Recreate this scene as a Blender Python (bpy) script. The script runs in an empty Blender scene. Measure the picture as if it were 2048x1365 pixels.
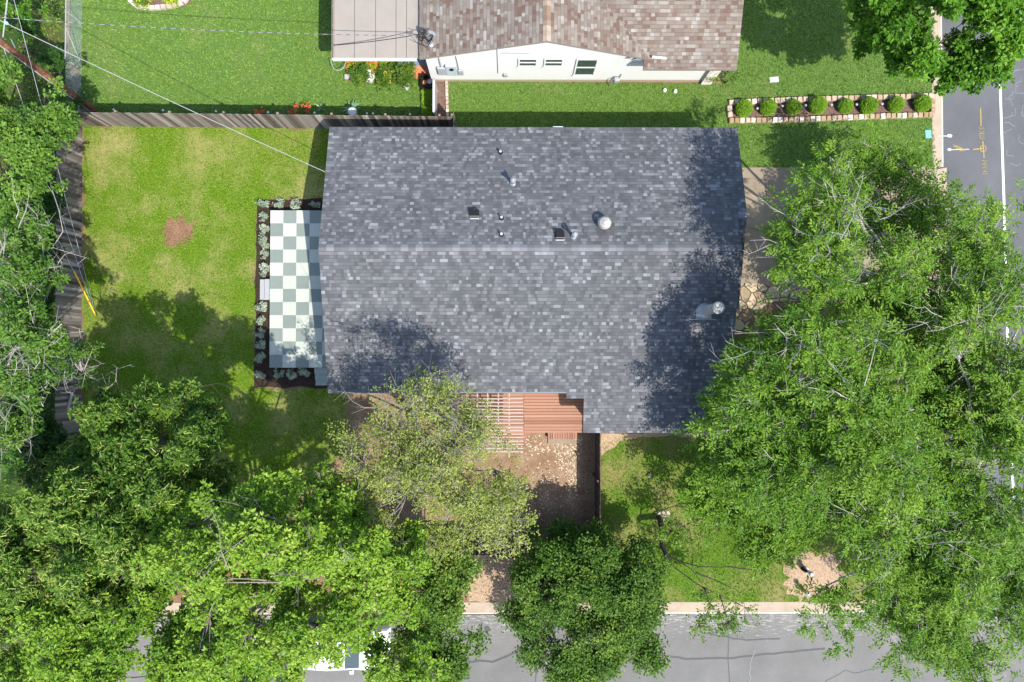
import bpy, math, numpy as np
from mathutils import Vector, Matrix, Euler

rng = np.random.default_rng(11)
SC = bpy.context.scene
COL = SC.collection
F = 1366.0; HCAM = 32.0
CAM_EUL = Euler((math.atan(23.5/F), -0.00366, 0.0), 'XYZ')
RM = CAM_EUL.to_matrix()

def at(px, py, z=0.0):
    d = RM @ Vector(((px-1024.0)/F, (682.5-py)/F, -1.0))
    t = (z-HCAM)/d.z
    return np.array([d.x*t, d.y*t, z])

def at_plane(px, py, f):
    z = 3.0
    for _ in range(30):
        p = at(px, py, z); z = f(p[0], p[1])
    return at(px, py, z)

def P2(pts, z=0.0):
    return [at(x, y, z) for x, y in pts]

# ------------------------------------------------------------------ objects
WLOC = {}
def tag(o, label=None, cat=None, group=None, kind=None):
    if label: o['label'] = label
    if cat: o['category'] = cat
    if group: o['group'] = group
    if kind: o['kind'] = kind
    return o

def thing(name, loc, label, cat, group=None):
    o = bpy.data.objects.new(name, None)
    o.empty_display_size = 0.2
    o.location = tuple(float(v) for v in loc)
    COL.objects.link(o); WLOC[o.name] = np.array(loc, float)
    return tag(o, label, cat, group)

def mesh_np(name, V, faces, mat, parent=None, loc=None, rnd=None, smooth=False):
    """faces: list of (M,k) index arrays"""
    V = np.asarray(V, float).reshape(-1, 3)
    if parent is not None: off = WLOC[parent.name]
    elif loc is not None: off = np.array(loc, float)
    else: off = np.array([V[:,0].mean(), V[:,1].mean(), V[:,2].min()])
    me = bpy.data.meshes.new(name)
    arrs = [np.asarray(f, np.int32) for f in faces if len(f)]
    nl = sum(a.size for a in arrs); nf = sum(a.shape[0] for a in arrs)
    me.vertices.add(len(V)); me.loops.add(nl); me.polygons.add(nf)
    me.vertices.foreach_set('co', (V-off).astype(np.float32).ravel())
    me.loops.foreach_set('vertex_index', np.concatenate([a.ravel() for a in arrs]))
    tot = np.concatenate([np.full(a.shape[0], a.shape[1], np.int32) for a in arrs])
    st = np.concatenate([[0], np.cumsum(tot)[:-1]]).astype(np.int32)
    me.polygons.foreach_set('loop_start', st)
    try: me.polygons.foreach_set('loop_total', tot)
    except Exception: pass
    me.polygons.foreach_set('use_smooth', np.full(nf, bool(smooth)))
    me.update(calc_edges=True); me.validate()
    if rnd is not None:
        a = me.attributes.new('rnd', 'FLOAT', 'FACE')
        a.data.foreach_set('value', np.asarray(rnd, np.float32))
    me.materials.append(mat)
    o = bpy.data.objects.new(name, me); COL.objects.link(o)
    if parent is not None:
        o.parent = parent; WLOC[o.name] = off
    else:
        o.location = tuple(off); WLOC[o.name] = off
    return o

class MB:
    """collects shapes, builds one mesh"""
    def __init__(s): s.v=[]; s.f=[]; s.r=[]
    def add(s, vs, fs, r=0.5):
        b=len(s.v); s.v += [tuple(map(float,v)) for v in vs]
        for f in fs: s.f.append([b+i for i in f]); s.r.append(r)
    def box(s, x0,y0,z0,x1,y1,z1, r=0.5, bev=0.0):
        if bev>0:
            b=bev
            s.prism([(x0+b,y0),(x1-b,y0),(x1,y0+b),(x1,y1-b),(x1-b,y1),(x0+b,y1),(x0,y1-b),(x0,y0+b)], z0, z1-b, r, top=False)
            lo=[(x0+b,y0,z1-b),(x1-b,y0,z1-b),(x1,y0+b,z1-b),(x1,y1-b,z1-b),(x1-b,y1,z1-b),(x0+b,y1,z1-b),(x0,y1-b,z1-b),(x0,y0+b,z1-b)]
            hi=[(x0+b,y0+b,z1),(x1-b,y0+b,z1),(x1-b,y0+b,z1),(x1-b,y1-b,z1),(x1-b,y1-b,z1),(x0+b,y1-b,z1),(x0+b,y1-b,z1),(x0+b,y0+b,z1)]
            s.add(lo+hi, [[i,(i+1)%8,8+(i+1)%8,8+i] for i in range(8)]+[[8,10,12,14]], r); return
        s.add([(x0,y0,z0),(x1,y0,z0),(x1,y1,z0),(x0,y1,z0),(x0,y0,z1),(x1,y0,z1),(x1,y1,z1),(x0,y1,z1)],
              [[3,2,1,0],[4,5,6,7],[0,1,5,4],[1,2,6,5],[2,3,7,6],[3,0,4,7]], r)
    def obox(s, c, ax, hx, hy, z0, z1, r=0.5):
        """box at c=(x,y) with x axis dir ax (angle)"""
        ca,sa=math.cos(ax),math.sin(ax); p=[]
        for z in (z0,z1):
            for a,b in ((-hx,-hy),(hx,-hy),(hx,hy),(-hx,hy)): p.append((c[0]+a*ca-b*sa, c[1]+a*sa+b*ca, z))
        s.add(p,[[3,2,1,0],[4,5,6,7],[0,1,5,4],[1,2,6,5],[2,3,7,6],[3,0,4,7]], r)
    def bar(s, a, b, w, h, r=0.5, up=(0,0,1)):
        a=np.array(a,float); b=np.array(b,float); d=b-a; d/=np.linalg.norm(d)
        u=np.array(up,float); x=np.cross(d,u); 
        if np.linalg.norm(x)<1e-6: x=np.cross(d,(1,0,0))
        x/=np.linalg.norm(x); u=np.cross(x,d); p=[]
        for q in (a,b):
            for i,j in ((-1,-1),(1,-1),(1,1),(-1,1)): p.append(q+x*i*w/2+u*j*h/2)
        s.add(p,[[3,2,1,0],[4,5,6,7],[0,1,5,4],[1,2,6,5],[2,3,7,6],[3,0,4,7]], r)
    def prism(s, poly, z0, z1, r=0.5, top=True):
        n=len(poly); s.add([(p[0],p[1],z0) for p in poly]+[(p[0],p[1],z1) for p in poly],
            [[i,(i+1)%n,n+(i+1)%n,n+i] for i in range(n)]+([[n+i for i in range(n)]] if top else []), r)
    def sheet(s, poly, z=None, r=0.5):
        s.add([(p[0],p[1],p[2] if z is None else z) for p in poly],[list(range(len(poly)))],r)
    def tube(s, pts, rad, n=6, r=0.5, cap=True):
        pts=[np.array(p,float) for p in pts]; m=len(pts)
        if np.isscalar(rad): rad=[rad]*m
        vs=[]; ref=None
        for i,p in enumerate(pts):
            d=pts[min(i+1,m-1)]-pts[max(i-1,0)]; d/=(np.linalg.norm(d)+1e-9)
            if ref is None: ref=np.array((0,0,1.)) if abs(d[2])<.9 else np.array((1.,0,0))
            x=np.cross(ref,d); x/=np.linalg.norm(x)+1e-9; y=np.cross(d,x); ref=y if abs(np.dot(y,d))<.5 else ref
            for k in range(n):
                a=2*math.pi*k/n; vs.append(p+rad[i]*(x*math.cos(a)+y*math.sin(a)))
        fs=[[i*n+k,i*n+(k+1)%n,(i+1)*n+(k+1)%n,(i+1)*n+k] for i in range(m-1) for k in range(n)]
        if cap: fs+=[list(range(n))[::-1],[(m-1)*n+k for k in range(n)]]
        s.add(vs,fs,r)
    def lathe(s, c, prof, n=16, r=0.5):
        vs=[]; 
        for (rr,z) in prof:
            for k in range(n):
                a=2*math.pi*k/n; vs.append((c[0]+rr*math.cos(a),c[1]+rr*math.sin(a),c[2]+z))
        m=len(prof)
        fs=[[i*n+k,i*n+(k+1)%n,(i+1)*n+(k+1)%n,(i+1)*n+k] for i in range(m-1) for k in range(n)]
        fs.append([(m-1)*n+k for k in range(n)])
        s.add(vs,fs,r)
    def build(s, name, mat, parent=None, loc=None, smooth=False):
        by={}
        for f,r in zip(s.f,s.r): by.setdefault(len(f),[]).append((f,r))
        fs=[]; rr=[]
        for k in sorted(by): fs.append(np.array([f for f,_ in by[k]])); rr += [r for _,r in by[k]]
        return mesh_np(name, np.array(s.v), fs, mat, parent, loc, np.array(rr), smooth)

def structure(o): o['kind']='structure'; return o

# ------------------------------------------------------------------ materials
def nd(nt, typ, ins=None, **props):
    n=nt.nodes.new(typ)
    for k,v in props.items(): setattr(n,k,v)
    for k,v in (ins or {}).items():
        if isinstance(v,bpy.types.NodeSocket): nt.links.new(v,n.inputs[k])
        else: n.inputs[k].default_value=v
    return n
def c4(c): return (c[0],c[1],c[2],1.0)
def ramp(nt, fac, stops, interp='LINEAR'):
    n=nd(nt,'ShaderNodeValToRGB',{'Fac':fac}); cr=n.color_ramp; cr.interpolation=interp
    while len(cr.elements)<len(stops): cr.elements.new(0.5)
    for e,(p,c) in zip(cr.elements,stops): e.position=p; e.color=c4(c)
    return n.outputs['Color']
def newmat(name):
    m=bpy.data.materials.new(name); m.use_nodes=True; nt=m.node_tree; nt.nodes.clear()
    out=nd(nt,'ShaderNodeOutputMaterial'); b=nd(nt,'ShaderNodeBsdfPrincipled')
    nt.links.new(b.outputs[0],out.inputs['Surface']); return m,nt,b,out
def noise(nt, scale, detail=4, rough=.55, vec=None, dist=0.0):
    if vec is None: vec=nd(nt,'ShaderNodeNewGeometry').outputs['Position']
    return nd(nt,'ShaderNodeTexNoise',{'Vector':vec,'Scale':scale,'Detail':detail,'Roughness':rough,'Distortion':dist}).outputs['Fac']
def math_(nt, op, a, b=None, clamp=False):
    ins={0:a}
    if b is not None: ins[1]=b
    n=nd(nt,'ShaderNodeMath',ins,operation=op); n.use_clamp=clamp; return n.outputs[0]
def mixc(nt, fac, a, b):
    n=nd(nt,'ShaderNodeMix',data_type='RGBA')
    for sock,v in ((n.inputs[0],fac),(n.inputs[6],a),(n.inputs[7],b)):
        if isinstance(v,bpy.types.NodeSocket): nt.links.new(v,sock)
        else: sock.default_value=v if np.isscalar(v) else c4(v)
    return n.outputs[2]
def scalevec(nt, s):
    p=nd(nt,'ShaderNodeNewGeometry').outputs['Position']
    return nd(nt,'ShaderNodeVectorMath',{0:p,1:s},operation='MULTIPLY').outputs[0]
def bump(nt, b, h, strength=.4, dist=.02):
    n=nd(nt,'ShaderNodeBump',{'Height':h,'Strength':strength,'Distance':dist}); nt.links.new(n.outputs[0],b.inputs['Normal'])
def attr(nt): return nd(nt,'ShaderNodeAttribute',attribute_name='rnd').outputs['Fac']

def M_noise(name, cols, scale=6, rough=.8, bmp=.3, fine=60, finew=.5, detail=5, spec=.3, rndw=0.0, metal=0.0, contrast=1.6):
    """colours over mixed coarse and fine noise"""
    m,nt,b,_=newmat(name)
    n1=noise(nt,scale,detail); n2=noise(nt,fine,3,.6)
    f=math_(nt,'ADD',math_(nt,'MULTIPLY',n1,1-finew),math_(nt,'MULTIPLY',n2,finew))
    if rndw: f=math_(nt,'ADD',math_(nt,'MULTIPLY',f,1-rndw),math_(nt,'MULTIPLY',attr(nt),rndw))
    f=math_(nt,'ADD',math_(nt,'MULTIPLY',math_(nt,'SUBTRACT',f,.5),contrast),.5,clamp=True)
    k=len(cols); stops=[(i/(k-1) if k>1 else 0,c) for i,c in enumerate(cols)]
    col=ramp(nt,f,stops); nt.links.new(col,b.inputs['Base Color'])
    b.inputs['Roughness'].default_value=rough; b.inputs['Specular IOR Level'].default_value=spec; b.inputs['Metallic'].default_value=metal
    if bmp: bump(nt,b,n2,bmp,.02)
    return m
def M_plain(name, c, rough=.5, metal=0.0, var=.12, scale=8, spec=.4):
    d=tuple(x*(1-var) for x in c); l=tuple(min(1,x*(1+var)) for x in c)
    return M_noise(name,[d,c,l],scale,rough,.05,70,.35,3,spec,0,metal)

def M_leaf(name, cols, trans=.35, rough=.42, patch=.25):
    m,nt,b,out=newmat(name)
    f=math_(nt,'ADD',math_(nt,'MULTIPLY',attr(nt),1-patch),math_(nt,'MULTIPLY',noise(nt,.9,2),patch),clamp=True)
    k=len(cols); col=ramp(nt,f,[(i/(k-1),c) for i,c in enumerate(cols)])
    nt.links.new(col,b.inputs['Base Color']); b.inputs['Roughness'].default_value=rough; b.inputs['Specular IOR Level'].default_value=.2
    hs=nd(nt,'ShaderNodeHueSaturation',{'Hue':.485,'Saturation':1.02,'Value':1.3,'Color':col})
    t=nd(nt,'ShaderNodeBsdfTranslucent',{'Color':hs.outputs[0]})
    mx=nd(nt,'ShaderNodeMixShader',{0:trans,1:b.outputs[0],2:t.outputs[0]})
    nt.links.new(mx.outputs[0],out.inputs['Surface']); return m

def M_ground_grass(name, green, mid, tan, dirt, tanamt=.5):
    m,nt,b,_=newmat(name)
    a=noise(nt,.45,5,.6); f=noise(nt,14,4,.65); g=noise(nt,55,3,.7)
    base=ramp(nt,math_(nt,'ADD',math_(nt,'MULTIPLY',f,.5),math_(nt,'MULTIPLY',g,.5)),[(.3,tuple(.5*x for x in green)),(.48,green),(.62,mid),(.75,tan)])
    msk=ramp(nt,math_(nt,'ADD',math_(nt,'MULTIPLY',a,.75),math_(nt,'MULTIPLY',f,.25)),[(.5-.25*(tanamt-.3),(0,0,0)),(.72-.25*(tanamt-.3),(1,1,1))])
    dcol=ramp(nt,g,[(.3,dirt),(.7,tan)])
    col=mixc(nt,math_(nt,'MULTIPLY',msk,.8),base,dcol)
    nt.links.new(col,b.inputs['Base Color']); b.inputs['Roughness'].default_value=.9; b.inputs['Specular IOR Level'].default_value=.1
    bump(nt,b,g,.6,.03); return m
def M_blade(name, cols, tans, tanpos=(.52,.70)):
    m,nt,b,out=newmat(name)
    r=attr(nt); a=noise(nt,.45,5,.6); f=noise(nt,7,3,.6)
    k=len(cols); c1=ramp(nt,math_(nt,'ADD',math_(nt,'MULTIPLY',r,.85),math_(nt,'MULTIPLY',f,.15)),[(i/(k-1),c) for i,c in enumerate(cols)])
    msk=ramp(nt,math_(nt,'ADD',math_(nt,'MULTIPLY',a,.7),math_(nt,'MULTIPLY',f,.3)),[(tanpos[0],(0,0,0)),(tanpos[1],(1,1,1))])
    c2=ramp(nt,r,[(0,tans[0]),(1,tans[1])])
    col=mixc(nt,math_(nt,'MULTIPLY',msk,.75),c1,c2)
    nt.links.new(col,b.inputs['Base Color']); b.inputs['Roughness'].default_value=.6; b.inputs['Specular IOR Level'].default_value=.25
    t=nd(nt,'ShaderNodeBsdfTranslucent',{'Color':col})
    mx=nd(nt,'ShaderNodeMixShader',{0:.3,1:b.outputs[0],2:t.outputs[0]}); nt.links.new(mx.outputs[0],out.inputs['Surface'])
    return m
def M_shingle(name, stops, band, granule=.12):
    m,nt,b,_=newmat(name)
    r=attr(nt); g=noise(nt,90,2,.7); w=noise(nt,.35,4,.6)
    col=ramp(nt,r,stops,'LINEAR')
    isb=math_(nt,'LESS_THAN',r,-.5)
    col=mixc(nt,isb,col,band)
    v=math_(nt,'ADD',math_(nt,'MULTIPLY',g,granule*4),math_(nt,'MULTIPLY',w,.5)); v=math_(nt,'ADD',v,1-(granule*4+.5)*.5)
    hs=nd(nt,'ShaderNodeHueSaturation',{'Value':v,'Color':col})
    nt.links.new(hs.outputs[0],b.inputs['Base Color']); b.inputs['Roughness'].default_value=.85; b.inputs['Specular IOR Level'].default_value=.2
    bump(nt,b,g,.3,.004); return m
def M_asphalt(name, lo, hi, speck, streak=0.0, streakc=(.5,.48,.45)):
    m,nt,b,_=newmat(name)
    big=noise(nt,.5,5,.6); g=noise(nt,38,3,.8); 
    col=ramp(nt,math_(nt,'ADD',math_(nt,'MULTIPLY',big,.55),math_(nt,'MULTIPLY',g,.45)),[(.3,lo),(.7,hi)])
    sp=ramp(nt,noise(nt,24,2,.9),[(.62,(0,0,0)),(.72,(1,1,1))])
    col=mixc(nt,math_(nt,'MULTIPLY',sp,.55),col,speck)
    if streak:
        y=nd(nt,'ShaderNodeSeparateXYZ',{0:nd(nt,'ShaderNodeNewGeometry').outputs['Position']}).outputs['Y']
        yk=at(1000,1240)[1]
        d=math_(nt,'SUBTRACT',yk,y)
        fall=ramp(nt,math_(nt,'MULTIPLY',d,.55),[(0,(1,1,1)),(.35,(.7,.7,.7)),(.8,(-.0,0,0))])
        sn=noise(nt,1,4,.75,scalevec(nt,(2.2,16,1)))
        sk=ramp(nt,math_(nt,'MULTIPLY',sn,math_(nt,'ADD',math_(nt,'MULTIPLY',fall,.32),.72)),[(.52,(0,0,0)),(.6,(1,1,1))])
        gr=ramp(nt,noise(nt,30,2,.8),[(.42,(0,0,0)),(.55,(1,1,1))])
        col=mixc(nt,math_(nt,'MULTIPLY',math_(nt,'MULTIPLY',sk,gr),streak),col,streakc)
    nt.links.new(col,b.inputs['Base Color']); b.inputs['Roughness'].default_value=.85; b.inputs['Specular IOR Level'].default_value=.25
    bump(nt,b,g,.4,.01); return m
def M_flag(name):
    m,nt,b,_=newmat(name)
    p=nd(nt,'ShaderNodeNewGeometry').outputs['Position']
    d=nd(nt,'ShaderNodeTexNoise',{'Vector':p,'Scale':3.0}).outputs['Color']
    pv=nd(nt,'ShaderNodeVectorMath',{0:p,1:nd(nt,'ShaderNodeVectorMath',{0:d,'Scale':.18},operation='SCALE').outputs[0]},operation='ADD').outputs[0]
    e=nd(nt,'ShaderNodeTexVoronoi',{'Vector':pv,'Scale':1.9},feature='DISTANCE_TO_EDGE',voronoi_dimensions='2D').outputs['Distance']
    cc=nd(nt,'ShaderNodeTexVoronoi',{'Vector':pv,'Scale':1.9},voronoi_dimensions='2D').outputs['Color']
    cf=nd(nt,'ShaderNodeSeparateColor',{0:cc}).outputs[0]
    st=ramp(nt,math_(nt,'ADD',math_(nt,'MULTIPLY',cf,.6),math_(nt,'MULTIPLY',noise(nt,7,5,.7),.4)),[(.15,(.16,.11,.055)),(.4,(.27,.2,.12)),(.6,(.34,.27,.17)),(.8,(.42,.33,.21)),(1,(.36,.2,.1))])
    j=ramp(nt,e,[(.035,(0,0,0)),(.065,(1,1,1))])
    col=mixc(nt,j,(.05,.04,.028),st)
    nt.links.new(col,b.inputs['Base Color']); b.inputs['Roughness'].default_value=.8; bump(nt,b,j,.6,.02); return m
def M_attr(name, stops, rough=.6, var=.25, fine=40, spec=.3, metal=0.0, stretch=None, bmp=.15):
    """per-face 'rnd' colour with noise on top"""
    m,nt,b,_=newmat(name)
    vec=scalevec(nt,stretch) if stretch else None
    n=noise(nt,fine if not stretch else 1,4,.65,vec)
    col=ramp(nt,attr(nt),stops)
    hs=nd(nt,'ShaderNodeHueSaturation',{'Value':math_(nt,'ADD',math_(nt,'MULTIPLY',n,var*2.4),1-var*1.2),'Color':col})
    nt.links.new(hs.outputs[0],b.inputs['Base Color']); b.inputs['Roughness'].default_value=rough; b.inputs['Specular IOR Level'].default_value=spec; b.inputs['Metallic'].default_value=metal
    if bmp: bump(nt,b,n,bmp,.01)
    return m

MT={}
MT['dirt']=M_noise('yard_dirt_soil',[(.1,.057,.032),(.18,.112,.066),(.235,.158,.1),(.5,.4,.29)],1.5,.95,.5,30,.5,7,.1,contrast=2.3)
MT['soil']=M_noise('bare_soil',[(.055,.035,.02),(.11,.07,.04),(.19,.13,.08),(.1,.12,.03)],.9,.95,.5,26,.5,6,.1)
MT['redsoil']=M_noise('red_mulch_soil',[(.06,.03,.017),(.135,.072,.04),(.21,.125,.075),(.33,.23,.15)],1.3,.95,.5,34,.6,6,.1,contrast=2)
MT['gravel']=M_noise('tan_gravel',[(.13,.08,.045),(.26,.175,.11),(.36,.26,.175),(.46,.36,.26)],9,.9,.6,26,.65,4,.15,contrast=2.2)
MT['mulch']=M_noise('dark_mulch',[(.006,.005,.004),(.018,.013,.01),(.05,.034,.024),(.1,.07,.05)],18,.95,.8,45,.6,4,.1,contrast=2)
MT['mulch_brown']=M_noise('brown_bark_mulch',[(.03,.017,.013),(.085,.05,.038),(.17,.11,.085),(.3,.22,.18)],20,.95,.8,38,.6,4,.1,contrast=2.2)
MT['concrete']=M_noise('driveway_concrete',[(.13,.1,.068),(.195,.155,.11),(.23,.188,.138),(.27,.228,.175)],1.0,.85,.15,60,.35,8,.2,contrast=1.9)
MT['kerb']=M_noise('kerb_concrete',[(.22,.17,.12),(.32,.255,.19),(.38,.32,.25)],2.2,.85,.2,55,.45,6,.2)
MT['kerblip']=M_noise('kerb_edge_concrete',[(.32,.28,.235),(.42,.375,.32),(.47,.43,.375)],3,.85,.2,55,.45,6,.2)
MT['asphaltE']=M_asphalt('asphalt_dark',(.066,.067,.071),(.112,.113,.118),(.2,.2,.2))
MT['asphaltS']=M_asphalt('asphalt_worn',(.092,.09,.085),(.162,.155,.145),(.27,.26,.24),.75,(.4,.385,.35))
MT['white_paint']=M_noise('white_road_paint',[(.4,.4,.385),(.52,.52,.5),(.56,.56,.545)],5,.7,.1,40,.5)
MT['yellow_paint']=M_noise('yellow_spray_paint',[(.13,.115,.08),(.27,.2,.06),(.38,.28,.07)],9,.7,.1,30,.6,contrast=2.5)
MT['flag']=M_flag('flagstone_paving')
MT['g_backyard']=M_ground_grass('backyard_turf',(.06,.115,.006),(.15,.22,.016),(.3,.28,.1),(.25,.18,.09),.48)
MT['g_lush']=M_ground_grass('lush_turf',(.06,.115,.022),(.115,.195,.045),(.17,.2,.07),(.15,.12,.06),.12)
MT['g_front']=M_ground_grass('front_turf',(.05,.11,.008),(.12,.19,.018),(.28,.22,.1),(.21,.14,.07),.5)
MT['g_wild']=M_ground_grass('wild_turf',(.02,.045,.008),(.06,.09,.018),(.2,.15,.07),(.11,.07,.035),.45)
MT['b_backyard']=M_blade('backyard_grass_blades',[(.04,.1,.008),(.115,.23,.014),(.2,.34,.024),(.34,.44,.08)],[(.2,.18,.06),(.46,.42,.18)],(.53,.76))
MT['b_lush']=M_blade('lush_grass_blades',[(.068,.13,.014),(.135,.235,.026),(.21,.325,.05),(.33,.43,.13)],[(.12,.15,.03),(.38,.4,.14)],(.58,.85))
MT['b_front']=M_blade('front_grass_blades',[(.045,.11,.01),(.115,.225,.02),(.2,.33,.032),(.33,.44,.09)],[(.17,.125,.045),(.42,.35,.16)],(.56,.74))
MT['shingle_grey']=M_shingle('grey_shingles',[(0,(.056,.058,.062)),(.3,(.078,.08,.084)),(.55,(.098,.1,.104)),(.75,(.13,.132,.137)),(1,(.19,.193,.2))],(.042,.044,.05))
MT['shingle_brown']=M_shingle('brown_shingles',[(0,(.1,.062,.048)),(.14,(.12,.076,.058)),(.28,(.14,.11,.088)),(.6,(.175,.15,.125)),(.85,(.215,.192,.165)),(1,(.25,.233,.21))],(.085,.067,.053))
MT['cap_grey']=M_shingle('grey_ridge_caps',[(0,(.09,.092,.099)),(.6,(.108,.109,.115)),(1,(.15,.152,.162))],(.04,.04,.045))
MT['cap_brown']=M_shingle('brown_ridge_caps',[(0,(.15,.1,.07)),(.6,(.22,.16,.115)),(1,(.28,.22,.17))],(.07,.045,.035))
MT['fascia']=M_plain('fascia_grey',(.11,.12,.14),.6)
MT['fascia_brown']=M_plain('fascia_taupe',(.2,.17,.14),.6)
MT['wall']=M_plain('house_siding',(.55,.55,.52),.6,0,.06,2)
MT['siding']=M_plain('white_vinyl_siding',(.5,.5,.48),.45,0,.03,1.5)
MT['foundation']=M_plain('foundation_concrete',(.3,.24,.175),.85)
MT['brick']=M_noise('stone_pillar',[(.2,.17,.14),(.55,.5,.43),(.7,.66,.58)],7,.8,.5,25,.3,2,.2,contrast=3)
MT['glass']=M_plain('window_glass',(.03,.045,.045),.08,0,.2,3,.8)
MT['white']=M_plain('white_paint_trim',(.56,.56,.545),.4,0,.05)
MT['galv']=M_plain('galvanised_metal',(.36,.38,.39),.35,.6,.12,20)
MT['alu']=M_plain('pale_flue_metal',(.36,.345,.31),.45,.15,.12,9)
MT['black']=M_plain('black_plastic',(.012,.012,.013),.9,0,.12,8,.1)
MT['lgrey']=M_plain('light_grey_metal',(.3,.31,.32),.5,.1)
MT['meter']=M_plain('meter_grey',(.36,.42,.45),.5,.1)
MT['door']=M_plain('garage_door_paint',(.6,.58,.54),.5)
MT['flat_roof']=M_noise('flat_roof_felt',[(.19,.165,.135),(.24,.21,.178),(.27,.24,.205)],1.2,.9,.15,50,.5,5,.15)
MT['seam']=M_plain('roof_seam_tar',(.06,.055,.05),.8)
MT['fence']=M_attr('weathered_fence_boards',[(0,(.055,.045,.037)),(.35,(.12,.1,.084)),(.7,(.2,.175,.15)),(1,(.33,.3,.265))],.9,.4,30,.1,0,(22,22,1.2))
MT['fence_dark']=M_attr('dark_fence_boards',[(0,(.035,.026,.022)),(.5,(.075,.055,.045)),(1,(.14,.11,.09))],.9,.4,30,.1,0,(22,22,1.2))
MT['post']=M_plain('fence_post_wood',(.2,.15,.11),.9,0,.3,12,.1)
MT['deck']=M_attr('red_brown_deck_boards',[(0,(.2,.095,.06)),(.5,(.26,.13,.083)),(1,(.3,.16,.105))],.65,.18,30,.25,0,(1.5,30,30))
MT['deck_dark']=M_plain('deck_framing',(.09,.045,.03),.8)
MT['pergola']=M_plain('pergola_white_paint',(.33,.28,.235),.6,0,.12)
MT['tile']=M_attr('patio_tiles',[(0,(.15,.178,.158)),(.49,(.17,.197,.175)),(.51,(.335,.355,.305)),(1,(.375,.39,.335))],.6,.07,5,.25,0,None,.03)
MT['grout']=M_plain('patio_base',(.42,.45,.42),.8)
MT['step_grey']=M_plain('grey_step_paint',(.27,.28,.275),.65)
MT['step_green']=M_plain('sage_step_paint',(.22,.26,.235),.65)
MT['stone']=M_attr('edging_stone',[(0,(.24,.165,.09)),(.4,(.33,.25,.165)),(.7,(.42,.345,.26)),(1,(.5,.45,.37))],.85,.22,14,.2)
MT['stone_pink']=M_attr('pale_pink_edging_stone',[(0,(.33,.26,.21)),(1,(.5,.43,.38))],.85,.15,14,.2)
MT['bark']=M_noise('grey_bark',[(.1,.085,.07),(.2,.175,.15),(.3,.275,.245)],6,.9,.5,40,.5,4,.1)
MT['bark_dark']=M_noise('dark_bark',[(.025,.02,.017),(.06,.048,.04),(.11,.09,.075)],6,.9,.5,40,.5,4,.1)
MT['bark_pale']=M_noise('pale_twig_bark',[(.2,.175,.155),(.34,.31,.28),(.44,.41,.38)],6,.9,.4,40,.5,4,.1)
MT['pole']=M_noise('utility_pole_wood',[(.06,.022,.014),(.15,.06,.035),(.3,.2,.13)],5,.85,.5,30,.5,5,.15,contrast=2)
MT['cable']=M_attr('twisted_cable',[(0,(.06,.06,.065)),(1,(.2,.2,.2))],.5,.1,20)
MT['cable_white']=M_plain('pale_cable',(.27,.27,.265),.6)
MT['cable_grey']=M_plain('steel_guy_wire',(.36,.37,.38),.45,.3)
MT['yellow']=M_plain('yellow_guard',(.75,.4,.02),.45)
MT['blue_ins']=M_plain('blue_insulator',(.3,.5,.66),.3)
MT['terracotta']=M_plain('terracotta_clay',(.42,.15,.075),.7)
MT['redpatio']=M_noise('red_painted_slab',[(.3,.085,.04),(.5,.16,.08),(.58,.27,.17)],2.2,.75,.2,30,.4)
MT['tarp']=M_plain('blue_grey_tarp',(.13,.19,.28),.45,0,.25,3)
MT['cover_blue']=M_plain('blue_lid',(.16,.42,.6),.5)
MT['cover_white']=M_plain('white_lid',(.45,.45,.45),.5)
MT['car']=M_plain('white_car_paint',(.74,.76,.8),.18,0,.03,2,.6)
MT['rubber']=M_plain('tyre_rubber',(.02,.02,.02),.8)
MT['rustwood']=M_plain('brown_rusty_metal',(.24,.13,.09),.7)
MT['chain']=M_plain('chain_link_wire',(.4,.46,.45),.45,.3)
MT['tar']=M_plain('crack_sealant',(.055,.055,.057),.75)
MT['palecrack']=M_plain('pale_crack_filler',(.19,.19,.187),.85)

L_={}
L_['pecan']=M_leaf('pecan_leaves',[(.036,.092,.007),(.074,.165,.012),(.132,.24,.02),(.24,.355,.045)])
L_['maple']=M_leaf('maple_leaves',[(.033,.1,.008),(.062,.17,.012),(.108,.245,.018),(.2,.36,.04)])
L_['lime']=M_leaf('lime_leaves',[(.05,.13,.01),(.115,.23,.018),(.21,.335,.032),(.36,.46,.09)])
L_['oak']=M_leaf('oak_leaves',[(.026,.07,.009),(.056,.128,.014),(.11,.195,.024),(.24,.32,.05)])
L_['sparse']=M_leaf('sparse_leaves',[(.07,.12,.015),(.15,.21,.03),(.25,.31,.06),(.4,.4,.15)])
L_['catkin']=M_leaf('catkin_tree_leaves',[(.025,.07,.008),(.055,.125,.012),(.11,.2,.022),(.22,.31,.05)])
L_['catkins']=M_leaf('catkins',[(.14,.22,.03),(.26,.33,.06),(.4,.43,.13)],.2)
L_['grey']=M_leaf('left_tree_leaves',[(.03,.085,.012),(.06,.14,.018),(.115,.22,.03),(.21,.34,.055)])
L_['box']=M_leaf('boxwood_leaves',[(.08,.18,.012),(.16,.3,.02),(.27,.43,.045)],.35)
L_['pale']=M_leaf('variegated_leaves',[(.13,.19,.12),(.3,.36,.26),(.52,.56,.44)],.25)
L_['under']=M_leaf('undergrowth_leaves',[(.014,.05,.008),(.03,.085,.012),(.055,.13,.02)])
L_['limeplant']=M_leaf('lime_groundcover_leaves',[(.1,.22,.01),(.2,.34,.02),(.3,.44,.05)])
L_['agave']=M_leaf('strap_leaves',[(.05,.13,.06),(.12,.23,.12),(.24,.36,.22)],.15)
L_['fl_red']=M_leaf('red_flowers',[(.45,.05,.02),(.65,.12,.06)],.2)
L_['fl_or']=M_leaf('orange_flowers',[(.5,.13,.02),(.65,.28,.05)],.2)
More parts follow.
